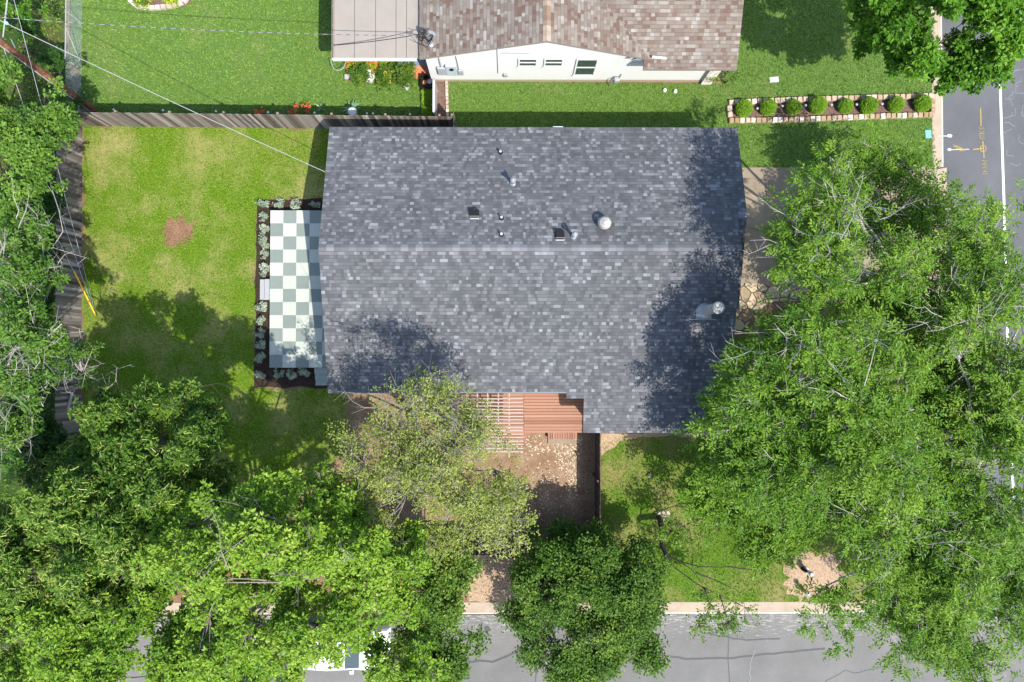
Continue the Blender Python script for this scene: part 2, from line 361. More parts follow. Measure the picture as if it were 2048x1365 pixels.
L_['fl_ye']=M_leaf('yellow_flowers',[(.6,.42,.02),(.7,.55,.1)],.2)

# ------------------------------------------------------------------ noise for placing
_tab=np.random.default_rng(3).random((256,256))
def vnoise(x,y):
    xi=np.floor(x).astype(int); yi=np.floor(y).astype(int); fx=x-xi; fy=y-yi
    fx=fx*fx*(3-2*fx); fy=fy*fy*(3-2*fy)
    g=lambda a,b:_tab[a%256,b%256]
    return (g(xi,yi)*(1-fx)+g(xi+1,yi)*fx)*(1-fy)+(g(xi,yi+1)*(1-fx)+g(xi+1,yi+1)*fx)*fy
def fbm(x,y): return .5*vnoise(x,y)+.3*vnoise(2.1*x+7,2.1*y+3)+.2*vnoise(4.3*x+1,4.3*y+9)
def inpoly(x,y,poly):
    r=np.zeros(len(x),bool); n=len(poly)
    for i in range(n):
        x0,y0=poly[i][0],poly[i][1]; x1,y1=poly[(i+1)%n][0],poly[(i+1)%n][1]
        c=((y0>y)!=(y1>y))&(x<(x1-x0)*(y-y0)/((y1-y0) if abs(y1-y0)>1e-9 else 1e-9)+x0); r^=c
    return r
def unit(a): return a/(np.linalg.norm(a,axis=-1,keepdims=True)+1e-9)

def rough_poly(pts, step=.35, amp=.12, seed=0):
    """subdivide an outline and make it uneven"""
    r=np.random.default_rng(seed); out=[]; n=len(pts)
    for i in range(n):
        a=np.array(pts[i][:2]); b=np.array(pts[(i+1)%n][:2]); L=np.linalg.norm(b-a); k=max(1,int(L/step))
        nn=np.array([-(b-a)[1],(b-a)[0]])/max(L,1e-6)
        for j in range(k): out.append(a+(b-a)*j/k+nn*(r.normal()*amp if amp else 0))
    return out

# ------------------------------------------------------------------ camera, light, sky
cam=bpy.data.cameras.new('camera'); cam.sensor_width=36.0; cam.lens=36.0*F/2048.0; cam.clip_end=2000; cam.clip_start=.5
co=bpy.data.objects.new('camera',cam); COL.objects.link(co); co.location=(0,0,HCAM); co.rotation_euler=CAM_EUL; SC.camera=co
SUND=Vector((.47,-.60,1.0)).normalized()
sl=bpy.data.lights.new('sun','SUN'); sl.energy=3.2; sl.angle=math.radians(.5); sl.color=(1,.95,.87)
so=bpy.data.objects.new('sun',sl); COL.objects.link(so); so.rotation_euler=SUND.to_track_quat('Z','Y').to_euler(); so.location=(10,-15,40)
w=bpy.data.worlds.new('World'); SC.world=w; w.use_nodes=True; wn=w.node_tree; wn.nodes.clear()
sky=wn.nodes.new('ShaderNodeTexSky'); sky.sky_type='NISHITA'; sky.sun_disc=False
sky.sun_elevation=math.asin(SUND.z); sky.sun_rotation=math.atan2(SUND.x,SUND.y)
bg=wn.nodes.new('ShaderNodeBackground'); bg.inputs[1].default_value=.15
wo=wn.nodes.new('ShaderNodeOutputWorld'); wn.links.new(sky.outputs[0],bg.inputs[0]); wn.links.new(bg.outputs[0],wo.inputs[0])
SC.view_settings.view_transform='Standard'; SC.view_settings.look='None'; SC.view_settings.exposure=1.42; SC.view_settings.gamma=1

# ------------------------------------------------------------------ ground
def sheet(name, pts, z, mat, amp=0.0, seed=0, step=.35):
    poly=[at(x,y,0) for x,y in pts]
    poly=rough_poly(poly,step,amp,seed) if amp else poly
    mb=MB(); mb.sheet([(p[0],p[1],z) for p in poly]); return structure(mb.build(name,mat))
mb=MB(); mb.sheet([(-250,-250,-.16),(250,-250,-.16),(250,250,-.16),(-250,250,-.16)]); structure(mb.build('ground',MT['soil']))
XK=at(1868,600)[0]; YK=at(1000,1205)[1]      # back edges of the two kerbs
KW_E=at(1893,600)[0]-XK; KW_S=YK-at(1000,1240)[1]
def corner(off, rad=4.2, n=10):
    """block outline corner rounded, shifted outward by off"""
    cx,cy=XK-rad,YK+rad; return [(cx+(rad+off)*math.cos(a),cy+(rad+off)*math.sin(a)) for a in np.linspace(0,-math.pi/2,n)]
def block(off): return [(XK+off,90)]+corner(off)+[(-90,YK-off)]
base=[(-90,90)]+block(0)[0:]
mb=MB(); mb.prism([( -90,90)]+[(p[0],p[1]) for p in block(0)][::1][::-1][::-1],-.15,0.0); structure(mb.build('yard_ground',MT['soil']))
# kerb: raised back edge, then gutter pan, then pale lip
def strip(name,o0,o1,z0,z1,mat):
    a=block(o0); b=block(o1); n=len(a); vs=[(p[0],p[1],z1) for p in a]+[(p[0],p[1],z1) for p in b]+[(p[0],p[1],z0) for p in b]+[(p[0],p[1],z0) for p in a]
    fs=[]
    for i in range(n-1):
        fs+= [[i,i+1,n+i+1,n+i],[n+i,n+i+1,2*n+i+1,2*n+i],[3*n+i,3*n+i+1,i+1,i]]
    mb=MB(); mb.add(vs,fs); return structure(mb.build(name,mat))
strip('kerb',0.0,.17,-.16,.012,MT['kerb'])
strip('gutter',.17,KW_E-.07,-.16,-.115,MT['kerb'])
strip('gutter_edge',KW_E-.07,KW_E,-.16,-.112,MT['kerblip'])
# roads
o=block(KW_E); 
mb=MB(); mb.sheet([(XK+KW_E+9,90,-.12),(XK+KW_E,90,-.12)]+[(p[0],p[1],-.12) for p in corner(KW_E)[:6]]+[(XK+KW_E+9,corner(KW_E)[5][1],-.12)])
structure(mb.build('east_road',MT['asphaltE']))
cr=corner(KW_E)[5:]
mb=MB(); mb.sheet([(p[0],p[1],-.12) for p in cr]+[(-90,YK-KW_S,-.12),(-90,YK-KW_S-9,-.12),(XK+KW_E+9,YK-KW_S-9,-.12),(XK+KW_E+9,cr[0][1],-.12)])
structure(mb.build('south_road',MT['asphaltS']))
def ribbon(mb, pts, w, z, r=.5):
    """flat painted stroke in world coords"""
    pts=[np.array(p[:2]) for p in pts]; n=len(pts); L=[];R=[]
    for i in range(n):
        d=pts[min(i+1,n-1)]-pts[max(i-1,0)]; d=d/(np.linalg.norm(d)+1e-9); q=np.array([-d[1],d[0]])*w/2*(1 if np.isscalar(w) else 1)
        L.append(pts[i]+q); R.append(pts[i]-q)
    mb.add([(p[0],p[1],z) for p in L+R],[[i,i+1,n+i+1,n+i][::-1] for i in range(n-1)],r)
def wiggle(pts, amp, step=.2, seed=0):
    r=np.random.default_rng(seed); out=[]
    pts=[np.array(p[:2]) for p in pts]
    for a,b in zip(pts[:-1],pts[1:]):
        k=max(1,int(np.linalg.norm(b-a)/step))
        for j in range(k): out.append(a+(b-a)*j/k+r.normal(size=2)*amp)
    return out+[pts[-1]]
mb=MB(); ribbon(mb,[at(x,y,-.11) for x,y in ((1993,-160),(1998,100),(2003,250),(2008,400),(2014,640),(2022,900),(2028,1000))],.12,-.112)
tag(mb.build('road_line',MT['white_paint']),'long white painted line running up the dark east road','road line')
# yellow utility paint
mb=MB()
ribbon(mb,[at(x,y,-.11) for x,y in ((1961,216),(1962,253))],.06,-.111)
ribbon(mb,[at(x,y,-.11) for x,y in ((1965.5,282),(1968,316))],.06,-.110)
ribbon(mb,[at(x,y,-.11) for x,y in ((1946,299.5),(1968,297))],.06,-.109)
ribbon(mb,[at(1966+6*math.cos(a),297.5+6*math.sin(a),-.11) for a in np.linspace(0,2*math.pi,17)],.05,-.108)
r=np.random.default_rng(5)
def glyphs(x,y0,y1,n,w=5,slope=.05):
    for i in range(n):
        yy=y0+(y1-y0)*i/n; xx=x+(yy-y0)*slope
        k=r.integers(3)
        if k==0: q=[(xx-w,yy),(xx+w,yy),(xx+w,yy+5),(xx-w,yy+5),(xx-w,yy)]
        elif k==1: q=[(xx-w,yy),(xx+w,yy),(xx-w*.3,yy+5)]
        else: q=[(xx-w,yy+1),(xx,yy+5),(xx+w,yy+1),(xx+w,yy+5)]
        ribbon(mb,[at(a,b,-.11) for a,b in q],.028,-.1105+.0003*i)
glyphs(1962.5,254,281,4); glyphs(1969,322,350,4)
tag(mb.build('survey_mark',MT['yellow_paint']),'yellow sprayed survey mark with ring, cross lines and characters on the east road','road marking')
mb=MB()
for i in range(8):
    x=1910+r.random()*18; y=291+ (x-1910)*.55+r.normal()*1.5
    ribbon(mb,[at(x+a,y+b,-.11) for a,b in ((-5,-2),(3,3),(-1,4),(5,5))],.03,-.1105+.0004*i)
tag(mb.build('survey_scribble',MT['yellow_paint']),'yellow sprayed scribble on the road near the kerb','road marking')
mb=MB(); mb.sheet([(*at(x,y,-.11)[:2],-.111) for x,y in ((1895,269),(1901,268.5),(1905,272),(1902,275.5),(1895,274.5))]); ribbon(mb,[at(x,y,-.11) for x,y in ((1876,272.5),(1895,272.5))],.035,-.108)
tag(mb.build('white_arrow_mark',MT['white_paint']),'white painted arrow mark beside the east kerb','road marking')
mb=MB(); mb.sheet([(*at(1899+4*math.cos(a),299.5+3*math.sin(a),-.11)[:2],-.111) for a in np.linspace(0,6.28,9)[:-1][::-1]]); ribbon(mb,[at(x,y,-.11) for x,y in ((1902,300),(1938,299))],.025,-.109)
tag(mb.build('white_spot_mark',MT['white_paint']),'white painted spot and thin line by the yellow scribble','road marking')
# cracks
mb=MB()
for i,(pts,wd) in enumerate([([(1456,1238),(1457,1290),(1459,1370)],.045),([(1040,1270),(1180,1290),(1370,1318),(1470,1316),(1560,1306),(1650,1298)],.09),([(930,1322),(985,1324),(1015,1312),(1040,1300)],.10),([(1640,1365),(1680,1350),(1720,1344),(1780,1330),(1840,1310)],.03),([(1073,1330),(1072,1370)],.05),([(1400,1265),(1480,1280),(1560,1278)],.06)]):
    ribbon(mb,wiggle([at(x,y,-.11) for x,y in pts],.02 if wd>.04 else .05,.3,i),wd,-.1155+.0004*i)
structure(mb.build('road_cracks',MT['tar']))
mb=MB(); r=np.random.default_rng(8)
for i in range(26):
    x=2020+r.random()*40; y=100+r.random()*260; a=r.random()*6.28; pts=[at(x,y,-.11)]
    for j in range(5):
        a+=r.normal()*.7; x+=5*math.cos(a); y+=5*math.sin(a); pts.append(at(x,y,-.11))
    ribbon(mb,pts,.022,-.1158+.0002*i)
ribbon(mb,wiggle([at(x,y,-.11) for x,y in ((1499,1365),(1503,1320),(1510,1300))],.03,.2,4),.035,-.109)
structure(mb.build('pale_cracks',MT['palecrack']))

# paved and planted sheets (each a few mm above the one below)
LAWN_NW=[(140,-190),(700,-190),(700,118),(842,140),(842,240),(176,226),(158,150),(142,120)]
LAWN_NE=[(897,163),(1440,168),(1486,60),(1482,-190),(1868,-190),(1868,334),(1440,334),(1440,300),(897,300)]
LAWN_BACK=[(168,252),(700,256),(700,397),(515,397),(508,778),(700,778),(712,800),(700,900),(560,1040),(300,1060),(166,1040)]
LAWN_FRONT=[(1203,885),(1260,870),(1452,862),(1464,680),(1482,672),(1520,632),(1600,606),(1868,606),(1868,1204),(1203,1204)]
sheet('lawn_northwest',LAWN_NW,.006,MT['g_lush'],.05,1)
sheet('lawn_northeast',LAWN_NE,.006,MT['g_lush'])
sheet('lawn_back',LAWN_BACK,.006,MT['g_backyard'],.08,2)
sheet('lawn_front',LAWN_FRONT,.006,MT['g_front'])
sheet('wild_ground',[(-700,-700),(131,-700),(131,120),(150,200),(116,226),(116,1400),(-700,1400)],.004,MT['g_wild'],0)
sheet('yard_dirt',[(690,785),(1196,785),(1196,1090),(600,1090),(640,960),(700,880)],.012,MT['dirt'],.07,3)
sheet('verge_soil',[(40,1092),(1204,1092),(1204,1204),(40,1204)],.009,MT['redsoil'],0)
sheet('gravel_patch',[(928,1118),(960,1110),(1040,1118),(1048,1203),(936,1203)],.014,MT['gravel'],.06,4)
sheet('bare_patch',[(322,452),(345,437),(385,442),(393,455),(390,470),(368,480),(357,493),(343,499),(330,490),(325,470)],.013,MT['redsoil'],.16,5,.11)
sheet('meter_soil',[(1572,1140),(1590,1118),(1625,1104),(1672,1120),(1690,1150),(1682,1178),(1640,1186),(1620,1200),(1590,1192),(1570,1170)],.014,MT['gravel'],.16,6,.14)
sheet('eave_soil',[(1203,868),(1470,862),(1470,878),(1300,874),(1240,884),(1203,912)],.013,MT['gravel'],.05,7)
sheet('driveway',[(1440,336),(1869,334),(1869,605),(1440,561)],.02,MT['concrete'])
sheet('driveway_apron',[(1868.5,340),(1893,336),(1893,600),(1868.5,596)],.02,MT['kerb'])
mb=MB()
ribbon(mb,wiggle([at(x,y) for x,y in ((1480,452),(1520,462),(1560,472),(1640,476))],.02,.2,9),.02,.0235)
ribbon(mb,[at(x,y) for x,y in ((1740,334),(1742,600))],.03,.0238)
structure(mb.build('driveway_joints',MT['seam']))
sheet('flagstone_walk',[(1440,562.5),(1610,562),(1680,575),(1680,606),(1600,603),(1548,603),(1525,615),(1505,632),(1492,655),(1478,670),(1440,672)],.018,MT['flag'],0)
sheet('patio_bed_soil',[(514,398),(660,398),(660,776),(508,776),(510,690)],.015,MT['mulch'],.03,8)
sheet('boxwood_bed_soil',[(1459,203),(1866,193),(1866,236),(1461,246)],.016,MT['mulch_brown'])
sheet('flower_bed_soil',[(250,-60),(385,-60),(384,0),(374,12),(350,16),(290,20),(262,10)],.016,MT['mulch_brown'])
sheet('side_bed_soil',[(846,150),(895,163),(895,236),(846,236)],.016,MT['mulch_brown'])
sheet('red_slab',[(790,120),(870,120),(870,158),(790,158)],.03,MT['redpatio'])
sheet('plant_corner_soil',[(690,118),(832,118),(832,160),(700,166)],.018,MT['redsoil'],.05,9)
r=np.random.default_rng(77)
def pebbles(name,cx,cy,rx,ry,n,mat,label,smin=.02,smax=.05):
    mb=MB()
    for i in range(n):
        a=r.random()*6.28; q=math.sqrt(r.random()); c=at(cx+rx*q*math.cos(a),cy+ry*q*math.sin(a)); s=r.uniform(smin,smax)
        mb.lathe((c[0],c[1],0),[(s*.9,0.0),(s,.4*s),(s*.6,.9*s)],6,r.random())
    o=mb.build(name,mat); return tag(o,label,None,None,'stuff')
pebbles('loose_stones',357,466,36,30,90,MT['redsoil'],'scattered pale pebbles on the bare brown patch of the back lawn')
pebbles('yard_debris',1090,960,90,90,160,MT['bark_dark'],'bark crumbs and small debris strewn on the brown dirt yard',.012,.03)
pebbles('leaf_litter',1120,1000,60,80,140,MT['stone_pink'],'pale chips strewn over the brown dirt yard',.012,.028)
def litter(name,spots,mat,label,L=.05,seed=0):
    r=np.random.default_rng(seed); P=[]
    for (px,py,rx,ry,n) in spots:
        a=r.random(n)*6.28; q=r.random(n)**.7; P+= [at(px+rx*u*math.cos(v),py+ry*u*math.sin(v)) for u,v in zip(q,a)]
    P=np.array(P); n=len(P); P[:,2]=.016+r.random(n)*.012; az=r.random(n)*6.28; d=np.stack([np.cos(az),np.sin(az),r.normal(0,.12,n)],1); s_=np.stack([-np.sin(az),np.cos(az),r.normal(0,.1,n)],1); l=r.uniform(.5,1.3,n)[:,None]*L; w=l*r.uniform(.25,.7,n)[:,None]
    V=np.stack([P-d*l,P+s_*w,P+d*l,P-s_*w],1).reshape(-1,3)
    return tag(mesh_np(name,V,[np.arange(4*n).reshape(-1,4)],mat,rnd=r.random(n)),label,None,None,'stuff')
MT['straw']=M_attr('pale_straw_litter',[(0,(.22,.15,.09)),(.5,(.42,.33,.22)),(1,(.58,.5,.38))],.9,.2,20,.1)
MT['deadleaf']=M_attr('brown_dead_leaves',[(0,(.06,.035,.02)),(.5,(.14,.08,.045)),(1,(.27,.17,.1))],.9,.2,20,.1)
litter('straw_litter',[(1135,905,28,40,420),(1150,880,14,20,160),(1100,893,40,16,120),(1145,960,14,40,160),(1085,960,40,40,90),(1060,890,30,30,90),(1100,1000,60,60,120)],MT['straw'],'pale straw and dry leaves lying on the brown dirt yard below the deck',.045,5)
litter('dead_leaves',[(1175,960,16,110,520),(1080,950,90,110,420),(780,900,90,110,500),(900,1050,200,40,500),(1000,1150,70,50,200),(600,1150,500,50,900),(1400,1060,160,120,300),(355,466,38,32,160),(1060,1040,90,40,260)],MT['deadleaf'],'brown dead leaves and bark scattered over the dirt yard and verge',.035,6)
pebbles('sapling_stones',1327,1030,12,10,26,MT['stone_pink'],'white stones ringed round the foot of the leaning sapling',.05,.09)

# ------------------------------------------------------------------ grass
def grass(name, polys_px, mat, label, tufts, excl=(), thin=0.0, hgt=(.035,.075), seed=0, edge=.0):
    r=np.random.default_rng(seed); V=[]; R=[]
    poly=[at(x,y) for x,y in polys_px]; P=np.array(poly)[:,:2]; mn=np.maximum(P.min(0),(-24.6,-16.2)); mx=np.minimum(P.max(0),(24.6,16.8))
    n=int((mx[0]-mn[0])*(mx[1]-mn[1])*tufts); x=r.uniform(mn[0],mx[0],n); y=r.uniform(mn[1],mx[1],n)
    k=inpoly(x,y,poly)
    for e in excl: k&=~inpoly(x,y,[at(a,b) for a,b in e])
    x,y=x[k],y[k]
    nz=fbm(x*.55,y*.55)*.6+fbm(x*2.3+9,y*2.3)*.4
    k=r.random(len(x))<np.clip(1-thin*np.clip((nz-.42)*5,0,1),0,1); x,y=x[k],y[k]
    B=5; n=len(x); tr=r.random(n)
    px=(x[:,None]+r.normal(0,.02,(n,B))).ravel(); py=(y[:,None]+r.normal(0,.02,(n,B))).ravel()
    rr=np.clip(np.repeat(tr,B)*.85+r.random(n*B)*.15,0,1)
    N=n*B; h=r.uniform(hgt[0],hgt[1],N); az=r.random(N)*2*math.pi; ln=r.uniform(.3,1.3,N); wz=r.uniform(.008,.015,N); wa=az+math.pi/2+r.normal(0,.4,N)
    p=np.stack([px,py,np.full(N,.004)],1); q=np.stack([np.cos(wa)*wz,np.sin(wa)*wz,np.zeros(N)],1)
    t=p+np.stack([np.cos(az)*h*ln,np.sin(az)*h*ln,h],1)
    V=np.stack([p-q,p+q,t],1).reshape(-1,3); Fc=np.arange(3*N).reshape(-1,3)
    return tag(mesh_np(name,V,[Fc],mat,rnd=rr),label,None,None,'stuff')
grass('lawn_grass',LAWN_NW,MT['b_lush'],'lush mown grass of the neighbour\'s back lawn behind the fence',150,[[(250,-60),(385,-60),(386,0),(374,18),(350,22),(290,24),(258,10)]],.1,(.04,.08),1)
grass('side_grass',LAWN_NE,MT['b_lush'],'mown grass of the strip between the houses and the neighbour\'s front lawn',150,[[(1454,198),(1868,190),(1868,238),(1456,248)]],.1,(.04,.08),2)
grass('back_grass',LAWN_BACK,MT['b_backyard'],'patchy yellow-green grass of the fenced back yard',150,[[(332,456),(348,446),(378,448),(384,456),(380,466),(364,472),(354,484),(344,490),(336,484),(332,470)]],.55,(.03,.055),3)
grass('front_grass',LAWN_FRONT,MT['b_front'],'patchy green and straw grass between the dark house and the south road',150,[[(1584,1142),(1598,1126),(1627,1114),(1664,1126),(1680,1150),(1672,1172),(1636,1178),(1618,1190),(1594,1184),(1582,1166)]],.6,(.03,.065),4)
grass('wild_grass',[(-60,-60),(140,-60),(140,120),(150,200),(112,226),(112,1000),(-60,1000)],MT['b_front'],'rough grass around the utility pole outside the fence',80,(),.8,(.04,.1),5)

# ------------------------------------------------------------------ shingled roofs
def shingles(name, O, U, S, N, L, rows_range, parent, mat, e=.14, seed=0, wmin=.09, wmax=.2, lift=.006):
    """O ridge origin, U along, S down the slope (unit), N normal; rows_range(s)->[(u0,u1)]"""
    r=np.random.default_rng(seed); V=[]; Q=[]; R=[]; nr=int(math.ceil(L/e)); base=0
    O=np.array(O,float); U=np.array(U,float); S=np.array(S,float); N=np.array(N,float)
    for i in range(nr):
        s0=i*e; s1=min((i+1)*e,L)
        for (a,b) in rows_range((s0+s1)/2):
            cuts=[a]
            while cuts[-1]<b:
                cuts.append(cuts[-1]+r.uniform(wmin,wmax) if r.random()<.85 else cuts[-1]+r.uniform(wmax,wmax*1.8))
            cuts[-1]=b
            if len(cuts)>2 and cuts[-1]-cuts[-2]<.04: cuts.pop(-2)
            c=np.array(cuts); m=len(c)-1
            v=r.random(m); lf=np.where(r.random(m)<.5,lift,0.0)+.007
            vr=np.where(v<.9,r.beta(2.0,3.2,m),r.uniform(.62,1.0,m))
            u0=c[:-1]; u1=c[1:]-.004
            pt=lambda u,s,h: O+np.multiply.outer(u,U)+s*S+np.multiply.outer(h*np.ones(m),N)
            bw=.014
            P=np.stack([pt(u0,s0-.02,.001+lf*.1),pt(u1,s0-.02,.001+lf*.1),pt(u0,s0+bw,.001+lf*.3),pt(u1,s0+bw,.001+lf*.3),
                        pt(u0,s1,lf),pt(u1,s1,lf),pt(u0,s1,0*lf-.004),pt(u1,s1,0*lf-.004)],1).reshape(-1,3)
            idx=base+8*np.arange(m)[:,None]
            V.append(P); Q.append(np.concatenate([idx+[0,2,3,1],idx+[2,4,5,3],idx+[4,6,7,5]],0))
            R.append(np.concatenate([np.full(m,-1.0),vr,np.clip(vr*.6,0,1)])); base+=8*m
    V=np.concatenate(V); Q=np.concatenate(Q); R=np.concatenate(R)
    # wind so that normals point along N
    a=V[Q[0,1]]-V[Q[0,0]]; b=V[Q[0,3]]-V[Q[0,0]]
    if np.dot(np.cross(a,b),N)<0: Q=Q[:,::-1]
    return mesh_np(name,V,[Q],mat,parent,rnd=R)
def slab(mb, top, th):
    """solid slab: polygon of 3-D top points, extruded straight down"""
    n=len(top); mb.add([tuple(p) for p in top]+[(p[0],p[1],p[2]-th) for p in top],[list(range(n)),[n+i for i in range(n)][::-1]]+[[i,(i+1)%n,n+(i+1)%n,n+i][::-1] for i in range(n)])

ZR=4.35; ZN=2.75; TS=.26
YR=at(1000,496,ZR)[1]; YN=at(1000,255,ZN)[1]; XW=at(637,496,ZR)[0]; XE=at(1483,490,ZR)[0]
TN=(ZR-ZN)/(YN-YR)
fS=lambda x,y: ZR-TS*(YR-y)
fN=lambda x,y: ZR-TN*(y-YR)
YS0=at_plane(900,787,fS)[1]; YS1=at_plane(1150,796,fS)[1]; YS2=at_plane(1300,866,fS)[1]
X1=at_plane(1133,792,fS)[0]; X2=at_plane(1167,830,fS)[0]
pk=at_plane(1497,430,fN); YG=pk[1]; ZG=pk[2]; XG=pk[0]-.05
TG=TN
fG=lambda x,y: ZG-TG*(YG-y)
YGS=at_plane(1482,618,fG)[1]
HOUSE=thing('house',(0.8,3.0,0),'large house under a dark grey shingled roof with vents and a white flue','house')
cN=math.hypot(1,TN); cS=math.hypot(1,TS)
LN=(YN-YR)*cN
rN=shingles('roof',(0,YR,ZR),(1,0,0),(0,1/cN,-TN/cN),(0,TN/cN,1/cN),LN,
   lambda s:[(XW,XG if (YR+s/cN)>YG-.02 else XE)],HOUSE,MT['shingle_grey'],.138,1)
rN['label']='north slope of the dark shingled roof'
LS=(YR-YS2)*cS
def rs(s):
    y=YR-s/cS
    if y>YS0: return [(XW,XE)]
    if y>YS1: return [(X1,XE)]
    return [(X2,XE)]
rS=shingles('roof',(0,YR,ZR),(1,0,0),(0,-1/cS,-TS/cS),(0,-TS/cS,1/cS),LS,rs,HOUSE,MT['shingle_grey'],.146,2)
rS['label']='south slope of the dark shingled roof'
cG=math.hypot(1,TG)
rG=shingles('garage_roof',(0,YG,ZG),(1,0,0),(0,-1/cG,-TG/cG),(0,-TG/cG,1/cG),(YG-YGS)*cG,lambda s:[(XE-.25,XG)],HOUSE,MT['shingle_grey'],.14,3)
mb=MB()
zl=.006
slab(mb,[(XW,YR,ZR-zl),(XW,YN,ZN-zl),(XE,YN,ZN-zl),(XE,YR,ZR-zl)],.16)
slab(mb,[(XE+.002,YG,fN(0,YG)-zl),(XE+.002,YN,ZN-zl),(XG,YN,ZN-zl),(XG,YG,fN(0,YG)-zl)][::-1][::-1],.16)
slab(mb,[(XW,YS0,fS(0,YS0)-zl),(XW,YR-.002,ZR-zl),(XE,YR-.002,ZR-zl),(XE,YS2,fS(0,YS2)-zl),(X2,YS2,fS(0,YS2)-zl),(X2,YS1,fS(0,YS1)-zl),(X1,YS1,fS(0,YS1)-zl),(X1,YS0,fS(0,YS0)-zl)][::-1],.16)
slab(mb,[(XE-.24,YGS,fG(0,YGS)-zl-.002),(XE-.24,YG-.002,ZG-zl-.002),(XG,YG-.002,ZG-zl-.002),(XG,YGS,fG(0,YGS)-zl-.002)][::-1],.155)
mb.build('fascia',MT['fascia'],HOUSE)
# ridge caps
def caps(parent,a,b,n1,n2,w,mat,name='ridge_cap',seg=.3,seed=0):
    r=np.random.default_rng(seed); a=np.array(a,float); b=np.array(b,float); L=np.linalg.norm(b-a); k=int(L/seg); d=(b-a)/L; mb=MB()
    for i in range(k):
        p=a+d*i*L/k; q=a+d*((i+1)*L/k+.02); h0=.012; h1=.02; rr=r.random() if r.random()<.8 else 1.0
        for s in (n1,n2):
            s=np.array(s,float); mb.add([p+(0,0,h0+.02),q+(0,0,h1+.02),q+s*w+(0,0,h1),p+s*w+(0,0,h0)],[[0,1,2,3] if s is not None and np.cross(q-p,s)[2]>0 else [3,2,1,0]],rr)
    return mb.build(name,mat,parent)
caps(HOUSE,(XW,YR,ZR),(XE,YR,ZR),(0,1/cN,-TN/cN),(0,-1/cS,-TS/cS),.145,MT['cap_grey'],seed=3)
caps(HOUSE,(XE,YG,ZG),(XG,YG,ZG),(0,1/cN,-TN/cN),(0,-1/cG,-TG/cG),.15,MT['cap_grey'],seed=4,name='garage_ridge_cap')
# walls: one long gabled block and the garage front
mb=MB(); xw,xe=XW+.35,XE-.35
zz=lambda f,y: f(0,y)-.2
ys=YS0+.45; yn=YN-.45
prof=[(ys,0),(yn,0),(yn,zz(fN,yn)),(YR,ZR-.2),(ys,zz(fS,ys))]
mb.add([(xw,y,z) for y,z in prof]+[(xe,y,z) for y,z in prof],[[4,3,2,1,0],[5,6,7,8,9]]+[[i,(i+1)%5,5+(i+1)%5,5+i] for i in range(5)])
y2=YS2+.35; z2=zz(fS,y2)
mb.add([(X2+.35,y2,0),(xe-.003,y2,0),(xe-.003,ys,0),(X2+.35,ys,0),(X2+.35,y2,z2),(xe-.003,y2,z2),(xe-.003,ys,zz(fS,ys)),(X2+.35,ys,zz(fS,ys))],[[0,1,5,4],[1,2,6,5],[3,0,4,7]])
gx=XG-.35
mb.add([(xe,YGS+.5,0),(gx,YGS+.5,0),(gx,yn-.003,0),(xe,yn-.003,0),(xe,YGS+.5,fG(0,YGS+.5)-.2),(gx,YGS+.5,fG(0,YGS+.5)-.2),(gx,yn-.003,zz(fN,yn)),(xe,yn-.003,zz(fN,yn)),(gx,YG,ZG-.2)],[[0,1,5,4],[2,3,7,6],[1,2,6,8,5]])
mb.build('wall',MT['wall'],HOUSE)
mb=MB()
for i in range(4): mb.box(gx,YGS+1.2,.04+i*.54,gx+.04,YGS+1.2+4.9,.04+i*.54+.52)
mb.build('garage_door',MT['door'],HOUSE)
for (x0,x1,y,z0,z1) in ((-6.0,-4.4,yn,1.0,2.1),(-1.0,.6,yn,1.0,2.1),(4.0,5.2,yn,1.2,2.1)):
    mb=MB(); mb.box(x0-.06,y,z0-.06,x1+.06,y+.04,z1+.06); w_=mb.build('window',MT['white'],HOUSE)
    mb=MB(); mb.box(x0,y+.03,z0,x1,y+.052,z1); mb.build('pane',MT['glass'],w_)
mb=MB(); mb.box(XW+.31,2.2,.45,XW+.35,4.0,2.45); w_=mb.build('patio_door',MT['white'],HOUSE)
mb=MB(); mb.box(XW+.29,2.28,.52,XW+.315,3.06,2.38); mb.box(XW+.29,3.14,.52,XW+.315,3.92,2.38); mb.build('pane',MT['glass'],w_)
mb=MB(); mb.box(0.2,ys-.04,.45,1.1,ys,2.3); mb.build('back_door',MT['white'],HOUSE)
# small soffit light on the north eave
c=at(1116,254.5,2.72); mb=MB(); mb.box(c[0]-.22,YN-.06,2.68,c[0]+.22,YN+.05,2.72); mb.build('eave_light',MT['white'],HOUSE)

# --- things fixed to the roof
def zroof(px,py): 
    p=at_plane(px,py,fN if py<496 else fS); return p
for (px,py) in ((949,433),(1120,476)):
    p=zroof(px,py); x,y,z=p; mb=MB()
    mb.add([(x-.19,y-.14,z-.02),(x+.19,y-.14,z-.02),(x+.19,y+.26,z-.08),(x-.19,y+.26,z-.08),(x-.17,y-.06,z+.14),(x+.17,y-.06,z+.14),(x+.17,y+.24,z+.2),(x-.17,y+.24,z+.2)],[[0,1,5,4],[1,2,6,5],[2,3,7,6],[3,0,4,7],[4,5,6,7]])
    v=mb.build('box_vent',MT['black'],HOUSE); v['label']='black box vent with its sunlit front coloured light grey'
    mb=MB(); mb.add([(x-.18,y-.17,z+.0),(x+.18,y-.17,z+.0),(x+.18,y-.02,z+.158),(x-.18,y-.02,z+.158),(x-.18,y-.165,z-.02),(x+.18,y-.165,z-.02)],[[0,1,2,3],[4,5,1,0]]); mb.build('vent_sunlit_face',MT['lgrey'],v)  # sunlit front put into the colour; black body takes in the vent's shadow
